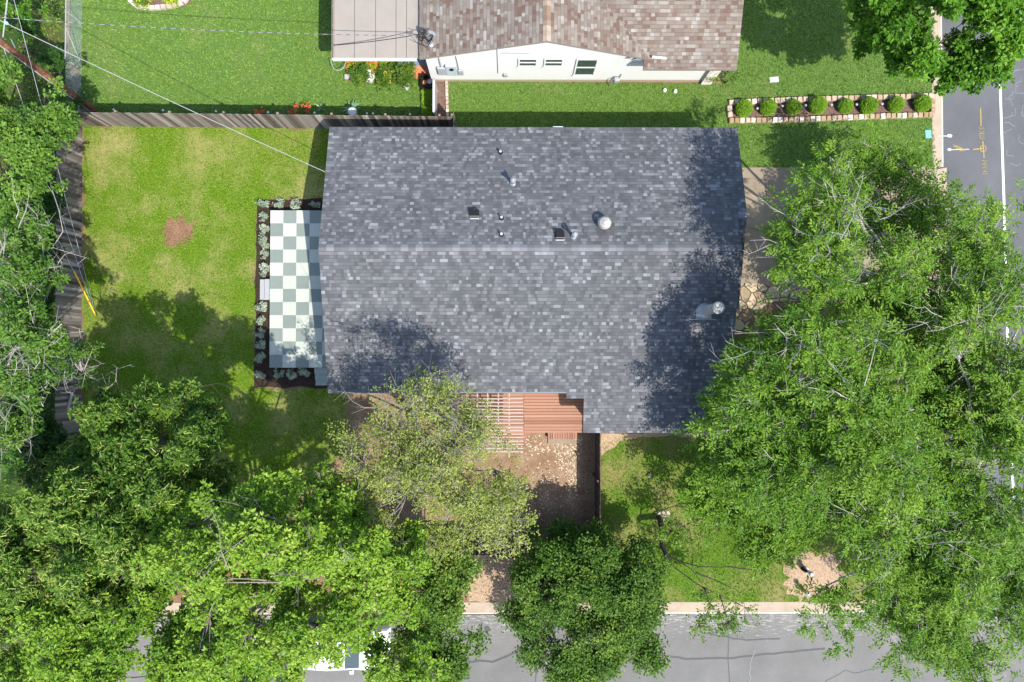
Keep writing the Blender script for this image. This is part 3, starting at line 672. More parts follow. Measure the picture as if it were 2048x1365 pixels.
for (px,py,h,rad,mt,lab) in ((1001,306,.22,.05,'black','short black plumbing vent pipe'),(1003,437,.24,.05,'black','short black plumbing vent pipe'),(1003,470,.24,.055,'black','short black plumbing vent pipe')):
    x,y,z=zroof(px,py); mb=MB(); mb.lathe((x,y,z),[(.11,-.05),(.1,.03),(.06,.1),(rad,.12),(rad,h),(rad*.6,h),(rad*.6,h-.08)],14); v=mb.build('vent_pipe',MT[mt],HOUSE,smooth=False); v['label']=lab
    mb=MB(); mb.lathe((x,y,z),[(rad*1.02,h-.02),(rad*1.15,h+.004),(rad*.7,h+.006)],14); mb.build('pipe_rim',MT['lgrey'],v)
for (px,py) in ((1026,368),(1147,474)):
    x,y,z=zroof(px,py); mb=MB(); mb.lathe((x,y,z),[(.14,-.06),(.13,.03),(.08,.09),(.065,.1),(.065,.62)],14); v=mb.build('vent_pipe',MT['galv'],HOUSE); v['label']='tall galvanised vent pipe with a cap'
    mb=MB(); mb.lathe((x,y,z),[(.105,.58),(.125,.63),(.125,.66),(.06,.74),(.0,.75)],14); mb.build('pipe_cap',MT['galv'],v)
    mb=MB(); mb.lathe((x,y,z),[(.17,-.03),(.16,-.0),(.12,.03)],14); mb.build('flashing',MT['black'],v)
x,y,z=zroof(1207,449); mb=MB(); mb.lathe((x,y,z),[(.19,-.1),(.17,.06),(.15,.16)],18); tv=mb.build('turbine_vent',MT['alu'],HOUSE)
mb=MB(); n=20
for k in range(n):
    a=2*math.pi*k/n; pr=[(.15,.16),(.24,.24),(.26,.33),(.2,.43),(.05,.48)]
    vs=[]
    for (q,h) in pr:
        for da,dr in ((0,0),(.26,.025)): vs.append((x+(q+dr)*math.cos(a+da),y+(q+dr)*math.sin(a+da),z+h))
    mb.add(vs,[[2*i,2*i+1,2*i+3,2*i+2] for i in range(4)])
mb.lathe((x,y,z),[(.09,.47),(.06,.5),(.0,.51)],12); mb.build('turbine_head',MT['alu'],tv)
# flue
x,y,z=at_plane(1408,622,fS); zt=5.75-z
mb=MB(); mb.lathe((x,y,z),[(.2,-.06),(.2,.25),(.195,zt-.25)],22); ch=mb.build('chimney_flue',MT['alu'],HOUSE)
mb=MB(); mb.lathe((x,y,z),[(.34,.0),(.31,.08),(.25,.2),(.205,.27)],22); mb.build('storm_collar',MT['lgrey'],ch)
mb=MB(); s=lambda yy:-TS*(-(yy)); 
mb.add([(x-.33,y-.34,z-.34*TS+.02),(x+.33,y-.34,z-.34*TS+.02),(x+.27,y+.2,z+.2*TS+.02),(x-.27,y+.2,z+.2*TS+.02)],[[0,1,2,3]]); mb.box(x-.5,y-.37,z-.34*TS-.01,x+.5,y-.342,z-.34*TS+.05); mb.build('flue_apron',MT['lgrey'],ch)
mb=MB(); mb.lathe((x,y,z),[(.2,zt-.25),(.235,zt-.24),(.235,zt-.06),(.21,zt-.05),(.21,zt),(.17,zt+.04),(.165,zt+.02),(.0,zt+.03)],22); mb.build('flue_cap',MT['alu'],ch)
mb=MB(); mb.lathe((x,y,z),[(.238,zt-.2),(.24,zt-.19),(.24,zt-.13),(.238,zt-.12)],22); mb.build('cap_band',MT['rustwood'],ch)

# ------------------------------------------------------------------ chequered patio
zp=.42; p0=at(540.5,421,zp); p1=at(537.5,736,zp); xs=at(567,421,zp)[0]-p0[0]; T=(p0[1]-p1[1])/12
PAT=thing('patio',(p0[0]+1.5,(p0[1]+p1[1])/2,0),'raised patio of sage and cream chequered tiles beside the dark roof','patio')
mb=MB(); nx=6
for i in range(nx):
    for j in range(12):
        x0=p0[0]+i*T; y0=p0[1]-(j+1)*T; light=(i+j)%2==0
        mb.box(x0+.004,y0+.004,zp-.03,x0+T-.004,y0+T-.004,zp+rng.uniform(-.0015,.0015),(.55+.45*rng.random()) if light else .45*rng.random())
mb.build('tile_floor',MT['tile'],PAT)
mb=MB(); mb.box(p0[0]+.004,p1[1]+.004,0,p0[0]+nx*T-.004,p0[1]-.004,zp-.008); mb.build('base',MT['grout'],PAT)
a=at(519,600,.2); b=at(538,559,.2); 
st=thing('patio_steps',((a[0]+b[0])/2,(a[1]+b[1])/2,0),'grey two-tread steps at the west side of the chequered patio','steps')
for i in range(2):
    mb=MB(); xx=p0[0]-.02-.27*(2-i); mb.box(xx,a[1],0,xx+.265,b[1],.13*(i+1)); mb.build('tread',MT['step_grey'],st)
a=at(630,772,.2); b=at(660,737,.3)
st=thing('patio_steps',((a[0]+b[0])/2,(a[1]+b[1])/2,0),'sage green steps at the south end of the chequered patio','steps')
for i in range(3):
    yy=p1[1]-.005-.275*(i+1); mb=MB(); mb.box(a[0],yy,0,a[0]+1.3,yy+.27,.105*(3-i)); mb.build('tread',MT['step_green'],st)

# ------------------------------------------------------------------ deck, steps, pergola
zd=.45; d0=at(1048,866,zd); d1=at(1190,866,zd)
DECK=thing('deck',(d0[0],d0[1]+1,0),'red-brown timber deck in the corner of the dark house','deck')
xw_=at(880,800,zd)[0]; xe_=X2+.34; yt=ys-.01; yb=d0[1]
mb=MB(); k=0; y=yt
while y>yb+.05:
    xx=xw_; 
    for x0,x1 in ((xw_,d0[0]-.01),(d0[0]+.0,xe_)):
        yl=y-.142
        mb.box(x0,max(yl,yb),zd-.03,x1,y-.016,zd,rng.random())
    y-=.142
mb.build('deck_boards',MT['deck'],DECK)
mb=MB(); mb.box(xw_+.02,yb+.02,.0,xe_-.02,yt-.02,zd-.034); mb.build('deck_frame',MT['deck_dark'],DECK)
# lower diagonal-edged landing under the lattice
yl=at(1000,892,.3)[1]; xa=at(905,892,.3)[0]; xb=at(1038,892,.3)[0]; xc=d0[0]+.35
mb=MB(); n=int((yb-yl)/.142)
for i in range(n):
    y1=yb-.004-i*.142; y0=y1-.128; f=(i+.5)/n
    mb.box(xa,y0,.26,xc-(xc-xb)*f,y1,.3,rng.random())
mb.build('landing_boards',MT['deck'],DECK)
a=at(1096,879,.3); b=at(1155,867,.3)
ds=thing('deck_steps',((a[0]+b[0])/2,b[1],0),'brown slatted step with a pale block below the deck edge','steps')
mb=MB(); nb=12
for i in range(nb):
    x0=a[0]+(b[0]-a[0])*i/nb; mb.box(x0,yb-.32,.24,x0+(b[0]-a[0])/nb-.02,yb-.005,.27,rng.random())
mb.build('tread',MT['deck'],ds)
mb=MB(); mb.box(a[0]+.02,yb-.31,0,b[0]-.02,yb-.02,.235); mb.build('riser',MT['deck_dark'],ds)
mb=MB(); mb.box(a[0],yb-.56,0,b[0]-.1,yb-.325,.09,bev=.015); mb.build('foot_block',MT['concrete'],ds)
ZP_=2.35
pg=thing('pergola',(*at(960,850)[:2],0),'white lattice pergola over the deck, half under the sparse tree','pergola')
x0=at(878,800,ZP_)[0]; x1=at(1046.5,800,ZP_)[0]
for py in (798,805,812.5,819.4,826,833.7,840,847,854.6,861.5,868.5,875.4,882.5,889.3,897,903.8):
    y=at(960,py,ZP_)[1]; e=rng.normal()*.02
    mb=MB(); mb.box(x0+e,y-.022,ZP_,x1+e*.5,y+.022,ZP_+.04); mb.build('slat',MT['pergola'],pg)
for i,px in enumerate((891,912,934,954.7,975.4,996.8,1018.5)):
    x=at(px,850,ZP_-.05)[0]; yb2=at(px,915 if i==6 else 899,ZP_-.05)[1]; yt2=at(px,778,ZP_-.05)[1]
    mb=MB(); mb.box(x-.022,yb2,ZP_-.092,x+.022,yt2,ZP_-.002); mb.build('rafter',MT['pergola'],pg)
for px,py in ((896,893),(1010,893)):
    c=at(px,py,1.0); mb=MB(); mb.box(c[0]-.045,c[1]-.045,0,c[0]+.045,c[1]+.045,ZP_-.094); mb.build('post',MT['pergola'],pg)
# ------------------------------------------------------------------ fences
def fence(label, a, b, h, mat, flip=1, posts=True, lean=0.0, picket=.14, seed=0, pmat=None, extra=0):
    r=np.random.default_rng(seed); a=np.array(a[:2],float); b=np.array(b[:2],float); L=np.linalg.norm(b-a); d=(b-a)/L; n=np.array([-d[1],d[0]])*flip
    t=thing('wooden_fence',((a[0]+b[0])/2,(a[1]+b[1])/2,0),label,'fence'); ang=math.atan2(d[1],d[0])
    mb=MB(); k=int(L/picket)
    for i in range(k):
        c=a+d*(i+.5)*L/k; hh=h+r.normal()*.012; w=L/k/2-.004
        off=r.normal()*.004
        mb.obox(c+n*off,ang,w,.009,.03,hh,np.clip(r.beta(1.6,1.8),0,1))
    mb.build('boards',mat,t)
    for z in (.35,.95,h-.22):
        mb=MB(); p=a-n*.03; q=b-n*.03; mb.bar((*p,z),(*q,z),.04,.085); mb.build('rail',pmat or MT['post'],t)
    for i in range(int(L/2.4)+1):
        c=a+d*min(i*2.4+.1,L-.05)-n*.09; mb=MB(); mb.obox(c,ang,.045,.045,0,h-.05); mb.build('post',pmat or MT['post'],t)
    return t
A=at(167,254); Bx=at(906,238,1.83)[0]; By=at(880,234,1.83)[1]
fence('tall weathered grey board fence along the north edge of the back yard',(A[0],at(300,225,1.83)[1]),(Bx,By),1.83,MT['fence'],-1,seed=1)
fence('weathered board fence along the west edge of the back yard',(at(165,256)[0],at(300,225,1.83)[1]-.06),(at(164,700)[0],at(160,935)[1]),1.83,MT['fence'],1,seed=2)
fence('short return of fence between grey boards and side lawn',(Bx+.03,By+.22),(Bx+.05,By-1.1),1.83,MT['fence'],1,seed=3)
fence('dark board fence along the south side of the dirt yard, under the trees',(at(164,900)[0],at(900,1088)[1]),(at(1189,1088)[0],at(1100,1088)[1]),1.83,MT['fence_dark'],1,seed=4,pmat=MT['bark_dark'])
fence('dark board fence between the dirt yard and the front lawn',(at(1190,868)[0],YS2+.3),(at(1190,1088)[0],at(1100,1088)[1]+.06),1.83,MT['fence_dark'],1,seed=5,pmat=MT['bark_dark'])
# chain link fence
xf=at(165,0)[0]; yA=16.6; yB=at(131,118,1.2)[1]; xf=at(131,60,1.2)[0]
cl=thing('chain_link_fence',(xf,(yA+yB)/2,0),'chain link fence with a pale top rail beside the neighbour\'s lawn','fence')
mb=MB(); mb.tube([(xf,yA,1.2),(xf,yB,1.2)],.022,8); mb.build('top_rail',MT['lgrey'],cl)
mb=MB(); L=yA-yB+2.4; y=yB-2.4
while y<yA:
    for s in (1,-1):
        y0,y1=(y,y+1.15*s); 
        mb.bar((xf+.01*s,y0,.03),(xf+.01*s,y1,1.18),.004,.004)
    y+=.075
mb.build('mesh_wire',MT['chain'],cl)
for y in (yB-2.3,yB,yB+2.2): 
    mb=MB(); mb.tube([(xf,y,0),(xf,y,1.24)],.026,8); mb.build('post',MT['lgrey'],cl)
mb=MB(); mb.tube([(xf,yB+1.4,1.15),(xf+.02,yB+.2,.05)],.015,6); mb.build('brace',MT['lgrey'],cl)

# ------------------------------------------------------------------ neighbour's house
TA=.375; TW=.31; TB=.38; XP=at(1094,82,4.85)[0]; ZP=4.85
YW=at(1100,163,0)[1]; YRk=YW-.32
fE=lambda x,y: ZP-TA*(x-XP)
fWs=lambda x,y: ZP-TW*(XP-x)
eb=at(1380,139,3.02); YE=eb[1]; ZE=3.02; XB0=at(1287,139,3.02)[0]; XB1=at(1473.5,139,3.02)[0]
fB=lambda x,y: ZE+TB*(y-YE)
NB=thing('neighbour_house',(2.0,YW+1.5,0),'white sided neighbour\'s house under a brown and beige shingled roof','house')
YFAR=24.0
cA=math.hypot(1,TA); cW=math.hypot(1,TW); cB=math.hypot(1,TB)
XA1=at(1301,118,3.2)[0]; XWL=at(838,60,3.35)[0]
def vx(y):  # valley between east plane of the gable and the cross gable
    return XP+(ZP-fB(0,y))/TA
# east plane: u along +y
def rangeE(s):
    x=XP+s/cA
    # keep where gable plane is above cross plane: y < yv
    yv=YE+(fE(x,0)-ZE)/TB
    return [(YRk,min(max(yv,YRk+.01),YFAR))]
LE=(XA1-XP)*cA
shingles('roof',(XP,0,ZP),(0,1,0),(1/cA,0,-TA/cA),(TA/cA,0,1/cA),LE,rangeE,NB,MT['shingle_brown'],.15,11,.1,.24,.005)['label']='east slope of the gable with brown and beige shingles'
LW=(XP-XWL)*cW
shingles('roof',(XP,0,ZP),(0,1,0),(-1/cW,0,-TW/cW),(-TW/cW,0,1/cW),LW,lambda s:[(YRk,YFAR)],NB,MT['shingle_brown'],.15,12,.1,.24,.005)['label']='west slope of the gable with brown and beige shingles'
YTB=YE+8.5
def rangeB(s):
    y=YTB-s/cB; xv=vx(y); 
    if y<YRk-.02: return [(XB0,XB1)]
    return [(max(min(xv,XB1-.05),XP),XB1)]
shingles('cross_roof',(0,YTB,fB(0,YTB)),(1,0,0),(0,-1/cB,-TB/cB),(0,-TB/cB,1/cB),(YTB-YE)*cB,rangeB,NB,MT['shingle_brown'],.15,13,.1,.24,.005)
caps(NB,(XP,YRk,ZP+.005),(XP,YFAR,ZP+.005),(1/cA,0,-TA/cA),(-1/cW,0,-TW/cW),.17,MT['cap_brown'],seg=.2,seed=8)
mb=MB(); zl=.008
slab(mb,[(XP,YRk,ZP-zl),(XA1,YRk,fE(XA1,0)-zl),(XA1,YFAR,fE(XA1,0)-zl),(XP,YFAR,ZP-zl)],.13)
slab(mb,[(XWL,YRk,fWs(XWL,0)-zl),(XP-.002,YRk,ZP-zl),(XP-.002,YFAR,ZP-zl),(XWL,YFAR,fWs(XWL,0)-zl)],.13)
slab(mb,[(XB0,YE,ZE-zl),(XB1,YE,ZE-zl),(XB1,YTB,fB(0,YTB)-zl),(vx(YTB)+.3,YTB,fB(0,YTB)-zl),(XA1+.003,YRk+.003,fB(0,YRk)-zl),(XB0,YRk+.003,fB(0,YRk)-zl)],.15)
mb.build('fascia',MT['fascia_brown'],NB)
# south wall built as lapped siding boards
XLw=at(864,163,0)[0]; XRw=at(1404,163,0)[0]
def ztop(x):
    return min(fE(x,0) if x>XP else fWs(x,0), 9)-.15
mb=MB(); zb=.24; bh=.127; z=zb
while z<ZP-.2:
    z1=z+bh; xl,xr=XLw,XRw
    zt_=z+bh*.5
    if zt_>ztop(XLw): xl=XP-(ZP-.15-zt_)/TW
    zE_=ZE-.12
    if zt_>zE_: xr=min(XRw,XP+(ZP-.15-zt_)/TA)
    if xr-xl<.1: break
    mb.add([(xl,YW-.014,z),(xr,YW-.014,z),(xr,YW,z1),(xl,YW,z1),(xl,YW,z),(xr,YW,z)],[[0,1,2,3],[4,5,1,0]])
    z=z1
mb.build('siding',MT['siding'],NB)
mb=MB(); mb.box(XLw+.01,YW-.02,0,XRw,YW+.1,zb-.002); mb.build('foundation',MT['foundation'],NB)
mb=MB()
mb.add([(XLw+.02,YW+.004,0),(XRw,YW+.004,0),(XRw,YW+.004,2.75),(XB0,YW+.004,2.75),(XB0,YW+.004,fE(XB0,0)-.15),(XP,YW+.004,ZP-.15),(XLw+.02,YW+.004,ztop(XLw))],[[0,1,2,3,4,5,6]])
mb.box(XLw,YW+.01,0,XLw+.1,YFAR,2.9); mb.box(XRw-.1,YW+.01,0,XRw,YFAR,2.75); mb.build('wall',MT['siding'],NB)
mb=MB(); mb.add([(XB0-.55,YRk+.05,2.96),(XB0,YRk+.05,2.96),(XB0,YRk+.05,3.32),],[[0,1,2]]); mb.add([(XB0-.55,YRk+.05,2.95),(XB0,YRk+.05,2.95),(XB0,YW,2.95),(XB0-.55,YW,2.95)],[[0,3,2,1]]); mb.build('soffit',MT['lgrey'],NB)
def nwin(pxl,pxr,pyt,pyb,lab):
    # invert wall projection: height on plane y=YW
    def onwall(px,py):
        d=RM@Vector(((px-1024)/F,(682.5-py)/F,-1)); t=YW/d.y; return d.x*t,HCAM+d.z*t
    x0,z0=onwall(pxl,pyb); x1,_=onwall(pxr,pyb); _,z1=onwall(pxl,pyt)
    mb=MB(); fw=.07
    mb.box(x0,YW-.06,z0,x0+fw,YW-.016,z1); mb.box(x1-fw,YW-.06,z0,x1,YW-.016,z1); mb.box(x0+fw,YW-.06,z0,x1-fw,YW-.016,z0+fw); mb.box(x0+fw,YW-.06,z1-fw,x1-fw,YW-.016,z1)
    zm=(z0+z1)/2; mb.box(x0+fw,YW-.05,zm-.035,x1-fw,YW-.016,zm+.035); mb.box(x0-.03,YW-.085,z0-.045,x1+.03,YW-.016,z0-.002)
    wd=mb.build('window',MT['white'],NB); wd['label']=lab
    mb=MB(); mb.box(x0+fw,YW-.03,z0+fw,x1-fw,YW-.022,zm-.036); mb.box(x0+fw,YW-.03,zm+.036,x1-fw,YW-.022,z1-fw); mb.build('pane',MT['glass'],wd)
    return onwall
ow=nwin(1036,1074,116,132,'left of the two small white windows')
nwin(1087,1125,116,132,'right of the two small white windows')
nwin(1146,1188,117,150,'large white sash window')
# meters and small fittings on the wall
def wallbox(pxl,pxr,pyt,pyb,dep,name,mat,parent=NB):
    x0,z0=ow(pxl,pyb); x1,z1=ow(pxr,pyt); mb=MB(); mb.box(x0,YW-dep,z0,x1,YW-.016,z1,bev=.02); return mb.build(name,mat,parent)
o=wallbox(894,912,127,145,.16,'meter_box',MT['meter']); mb=MB(); x0,z0=ow(902.5,129); mb.lathe((0,0,0),[(.09,0),(.09,.05),(.0,.06)],14)
mb.v=[(x0+v[0],YW-.16-v[2],z0-.16+v[1]) for v in mb.v]; mb.build('meter_dial',MT['black'],o)
wallbox(877,893,132,145,.14,'breaker_box',MT['lgrey'])
wallbox(917,926,138,147,.1,'outlet_box',MT['lgrey']); wallbox(1007,1015,146,151,.1,'outlet_box',MT['lgrey'])
x0,z0=ow(882,131); x1,z1=ow(880.5,114)
mb=MB(); mb.tube([(x0,YW-.06,z0),(x0,YW-.06,z1)],.03,8); mb.build('conduit',MT['lgrey'],NB)
x0,_=ow(996,146); _,z0=ow(996,146); _,z1=ow(996,96)
mb=MB(); mb.tube([(x0,YW-.03,z0),(x0,YW-.03,z1)],.012,6); mb.build('wall_wiring',MT['fascia'],NB); mb=MB(); mb.tube([(ow(911,112)[0],YW-.03,ow(911,112)[1]),(ow(914,122)[0],YW-.05,ow(914,122)[1]),(ow(918,140)[0],YW-.05,ow(918,140)[1])],.015,6); 
mb.build('wall_wiring',MT['fascia'],NB); mb=MB(); xa,za=ow(1000,105.5); xb,zb_=ow(1058,106); mb.tube([(xa,YW-.03,za),(xb,YW-.03,zb_)],.008,5); mb.build('wall_wiring',MT['fascia'],NB)
# stone pillar of the porch
c=at(1401,170,0); d=at(1424,140,2.5)
mb=MB(); mb.box(c[0],c[1],0,c[0]+.48,c[1]+.5,ZE-.1); mb.build('porch_pillar',MT['brick'],NB)
x,z=ow(1334,118); mb=MB(); mb.bar((at(1304,121,3.3)[0],YRk+.02,3.36),(at(1332,123,3.25)[0],YRk-.02,3.3),.09,.04); mb.build('flashing',MT['white'],NB)
# flat roofed carport
zc=3.0; xa=at(664,120,zc)[0]; xb=at(842,120,zc)[0]; ya=at(700,119,zc)[1]
x2=at(672,60,zc)[0]
mb=MB(); edges=[at(p,60,zc)[0] for p in (668,709,751,792,813,840)]; 
for i in range(5): mb.box(edges[i]+.012,ya+.05,zc-.05,edges[i+1]-.012,YFAR,zc,rng.random())
cp=mb.build('flat_roof',MT['flat_roof'],NB)
mb=MB(); 
for i in range(1,5): mb.box(edges[i]-.011,ya+.055,zc-.05,edges[i]+.011,YFAR,zc-.003)
mb.build('seam',MT['seam'],cp)
mb=MB(); mb.box(xa,ya,zc-.2,at(833,118,zc)[0],ya+.045,zc+.02); mb.build('gutter',MT['white'],cp)
mb=MB(); mb.box(xa-.02,ya+.05,zc-.16,xa+.0,YFAR,zc); mb.box(edges[0]-.05,ya+.05,zc-.16,edges[0],YFAR,zc-.02)
for i in range(14): mb.box(xa,ya+.6+i*.85,zc-.06,edges[0]-.05,ya+.65+i*.85,zc-.03)
mb.build('side_rail',MT['fascia_brown'],cp)
for (x,y) in ((xa+.4,ya+1.6),(xb-.6,ya+1.6)):
    mb=MB(); mb.box(x-.05,y-.05,0,x+.05,y+.05,zc-.16); mb.build('carport_post',MT['white'],NB)
# service mast on neighbour's roof
m0=at(862,88,3.42); zm=fWs(m0[0],0)
ma=thing('service_mast',(m0[0],m0[1],zm),'silver service mast with cables on the neighbour\'s roof edge','mast')
mb=MB(); mb.lathe((m0[0],m0[1],zm),[(.15,-.06),(.12,.03),(.05,.06),(.05,.95)],12); mb.build('pipe',MT['galv'],ma)
mb=MB(); mb.tube([(m0[0],m0[1],zm+.95),(m0[0]+.06,m0[1]+.02,zm+1.1),(m0[0]+.2,m0[1]-.03,zm+1.1),(m0[0]+.25,m0[1]-.06,zm+1.0)],.07,10); mb.build('weather_head',MT['galv'],ma)
mb=MB(); r=np.random.default_rng(31)
for i in range(6):
    a=np.array([m0[0]+.2,m0[1]-.05,zm+1.02]); b=np.array([m0[0]-.35-.2*r.random(),m0[1]+r.normal()*.12,zm+.85]); c=(a+b)/2+np.array([r.normal()*.1,r.normal()*.25,-.35])
    mb.tube([a,(a+c)/2+r.normal(size=3)*.05,c,(c+b)/2+r.normal(size=3)*.05,b],.014,5)
mb.build('drip_loop',MT['black'],ma)

# ------------------------------------------------------------------ pole, cables, guys
b0=at(187,221,0); b1=at(0,84,5.5); dv=(b1-b0)/5.5
up=lambda z: b0+dv*z
PL=thing('utility_pole',b0,'leaning brown wooden utility pole at the upper left corner','utility pole')
mb=MB(); mb.tube([up(z) for z in (0,2,4,6,8,9.5)],[.17,.16,.15,.14,.13,.12],12); mb.build('shaft',MT['pole'],PL)
mb=MB(); q=up(9.0); mb.bar(q+(-1.2,.2,0),q+(1.2,-.2,0),.1,.12); mb.build('crossarm',MT['pole'],PL)
mb=MB(); mb.tube([up(4.9)+(.12,.1,0),at(17,82,4.9)+(.1,.05,0)],.02,6); mb.build('bracket',MT['galv'],PL)
mb=MB(); mb.tube([up(z)+(.0,-.165+.005*z,0) for z in (.1,3,6)],.03,6); mb.build('ground_wire_cover',MT['lgrey'],PL)
def cable(label,a,b,sag,rad,mat,n=28,name='cable',stripe=False,cat='cable'):
    a=np.array(a,float); b=np.array(b,float); mb=MB(); pts=[a+(b-a)*t-np.array([0,0,sag*4*t*(1-t)]) for t in np.linspace(0,1,n)]
    if stripe:
        for i in range(n-1): mb.tube([pts[i],pts[i+1]],rad,5,float(i%2),cap=False)
    else: mb.tube(pts,rad,6)
    return tag(mb.build(name,mat),label,cat)
pt=up(7.2)
cable('twisted grey service cable from the utility pole to the neighbour\'s roof mast',at(-30,33,6.6),(m0[0]-.3,m0[1],zm+.8),.35,.013,MT['cable'],90,stripe=True)
cable('pale overhead cable from the utility pole to the dark house roof edge',at(-30,27,6.6),(XW+.02,at(651,346,3.25)[1],3.3),.35,.014,MT['cable_white'])
cable('thin dark cable lying above the flat carport roof',(edges[0],at(664,90,3.15)[1],3.1),(m0[0]-.3,m0[1]+.12,zm+.7),.1,.016,MT['black'])
cable('pale upright line beside the pole top at the upper left',at(17,-20,6.4),at(5,82,5.2),.0,.026,MT['cable_white'],6)
mb=MB(); q=at(12,46,5.7); mb.lathe(q,[(.03,-.08),(.06,-.07),(.07,.0),(.05,.06),(.02,.08)],10); tag(mb.build('insulator',MT['blue_ins']),'small pale blue insulator beside the pole top','insulator')
g=at(192,634,0)
cable('steel guy wire from the pole top to the yellow guard in the lawn',up(8.2),g,.02,.011,MT['cable_grey'],8,cat='guy wire')
cable('middle steel guy wire from the pole to the ground by the fence',up(5.4),g+(-.04,.06,0),.02,.011,MT['cable_grey'],8,cat='guy wire')
cable('rightmost thin guy wire dropping to the ground by the fence',at(20,-30,6.0),g+(-.03,.12,0),.02,.009,MT['cable_grey'],8,cat='guy wire')
e=up(8.2); L=np.linalg.norm(e-g); dirg=(e-g)/L; 
mb=MB(); mb.tube([g+dirg*.03+(.02,.0,.0),g+dirg*2.45+(.02,0,0)],.03,8); tag(mb.build('guy_guard',MT['yellow']),'yellow plastic guard over the lower end of the guy wire','guy guard')
for (px,py,h) in ((88,640,1.2),(146,880,1.1)):
    c=at(px,py,0); t=thing('leaning_post',(c[0],c[1],0),'bleached upright pole standing outside the west fence, '+('north of the grey twigs' if py<700 else 'south of the grey twigs'),'post')
    d=at(px-2,py-110 if py<700 else py-95,1.0)
    mb=MB(); mb.tube([(c[0],c[1],.9),(d[0],d[1],1.0)],.06,8); mb.build('rail',MT['bark_pale'],t)
    mb=MB(); mb.tube([(c[0],c[1],0),(c[0],c[1],.95)],.06,8); mb.build('stump',MT['bark_pale'],t)

# ------------------------------------------------------------------ foliage makers
def leaf_quads(p, d, up_, L, W, rn, fold=.12):
    """diamond leaves; p base, d direction, up_ approx normal; returns V, n"""
    s=unit(np.cross(d,up_)); nn=np.cross(s,d)
    L=L[:,None]; W=W[:,None]
    m=p+d*L*.48
    v=np.stack([p,m+s*W*.5+nn*W*fold,p+d*L-nn*L*.1,m-s*W*.5+nn*W*fold],1).reshape(-1,3)
    return v
def rand_dirs(r,n,zmin=-1.0):
    z=r.uniform(zmin,1,n); a=r.random(n)*2*math.pi; q=np.sqrt(np.clip(1-z*z,0,1)); return np.stack([q*np.cos(a),q*np.sin(a),z],1)
def sprays(r, C, A, T, kind, L, W):
    """C spray origins, A axes, T tint per spray -> leaf verts + tint"""
    n=len(C)
    if kind=='pinnate':
        k=9; sl_=.34*(L/.14); t=np.linspace(.12,1,k)
        b=unit(np.cross(A,np.array([0,0,1.])+0*A)); side=np.where(np.arange(k)%2==0,1,-1).astype(float); side[-1]=0
        P=C[:,None,:]+A[:,None,:]*(t*sl_)[None,:,None]-np.array([0,0,1.])*(t**2*.1*sl_)[None,:,None]
        D=A[:,None,:]*.62+b[:,None,:]*side[None,:,None]*.9
    elif kind=='rosette':
        k=8; D=r.normal(size=(n,k,3))*np.array([1,1,.45]); D=unit(D)+A[:,None,:]*.35+np.array([0,0,.15])
        P=np.repeat(C[:,None,:],k,1)+unit(D)*.03
    else:
        k=9; D=r.normal(size=(n,k,3))*np.array([1,1,.6])+A[:,None,:]*.5
        P=C[:,None,:]+r.normal(size=(n,k,3))*.085
    D=unit(D+r.normal(size=D.shape)*.22+np.array([0,0,-.12])); N=n*k
    P=P.reshape(-1,3); D=D.reshape(-1,3)
    U=unit(np.array([0,0,1.])+r.normal(size=(N,3))*.42)
    tt=np.clip(np.repeat(T,k)+r.normal(0,.13,N),0,1)
    V=leaf_quads(P,D,U,L*r.uniform(.7,1.25,N),W*r.uniform(.75,1.25,N),tt)
    return V,tt
def tubes_np(A,B,ra,rb,n=4):
    """straight tapered twigs, vectorised"""
    d=unit(B-A); ref=np.where(np.abs(d[:,2:3])<.9,np.array([[0,0,1.]]),np.array([[1.,0,0]])); x=unit(np.cross(ref,d)); y=np.cross(d,x)
    ang=np.arange(n)*2*math.pi/n; ring=x[:,None,:]*np.cos(ang)[None,:,None]+y[:,None,:]*np.sin(ang)[None,:,None]
    V=np.concatenate([A[:,None,:]+ring*np.asarray(ra).reshape(-1,1,1),B[:,None,:]+ring*np.asarray(rb).reshape(-1,1,1)],1)
    m=len(A); base=(np.arange(m)*2*n)[:,None,None]; k=np.arange(n)
    f=np.stack([k,(k+1)%n,n+(k+1)%n,n+k],1)[None]
    return V.reshape(-1,3),(base+f).reshape(-1,4)
def curve_pts(a,b,r,n=6,bend=.12,lift=.1):
    a=np.array(a);b=np.array(b);L=np.linalg.norm(b-a); o=r.normal(size=3)*bend*L+np.array([0,0,lift*L]); t=np.linspace(0,1,n)[:,None]
    return a*(1-t)+b*t+o*(4*t*(1-t))*.5

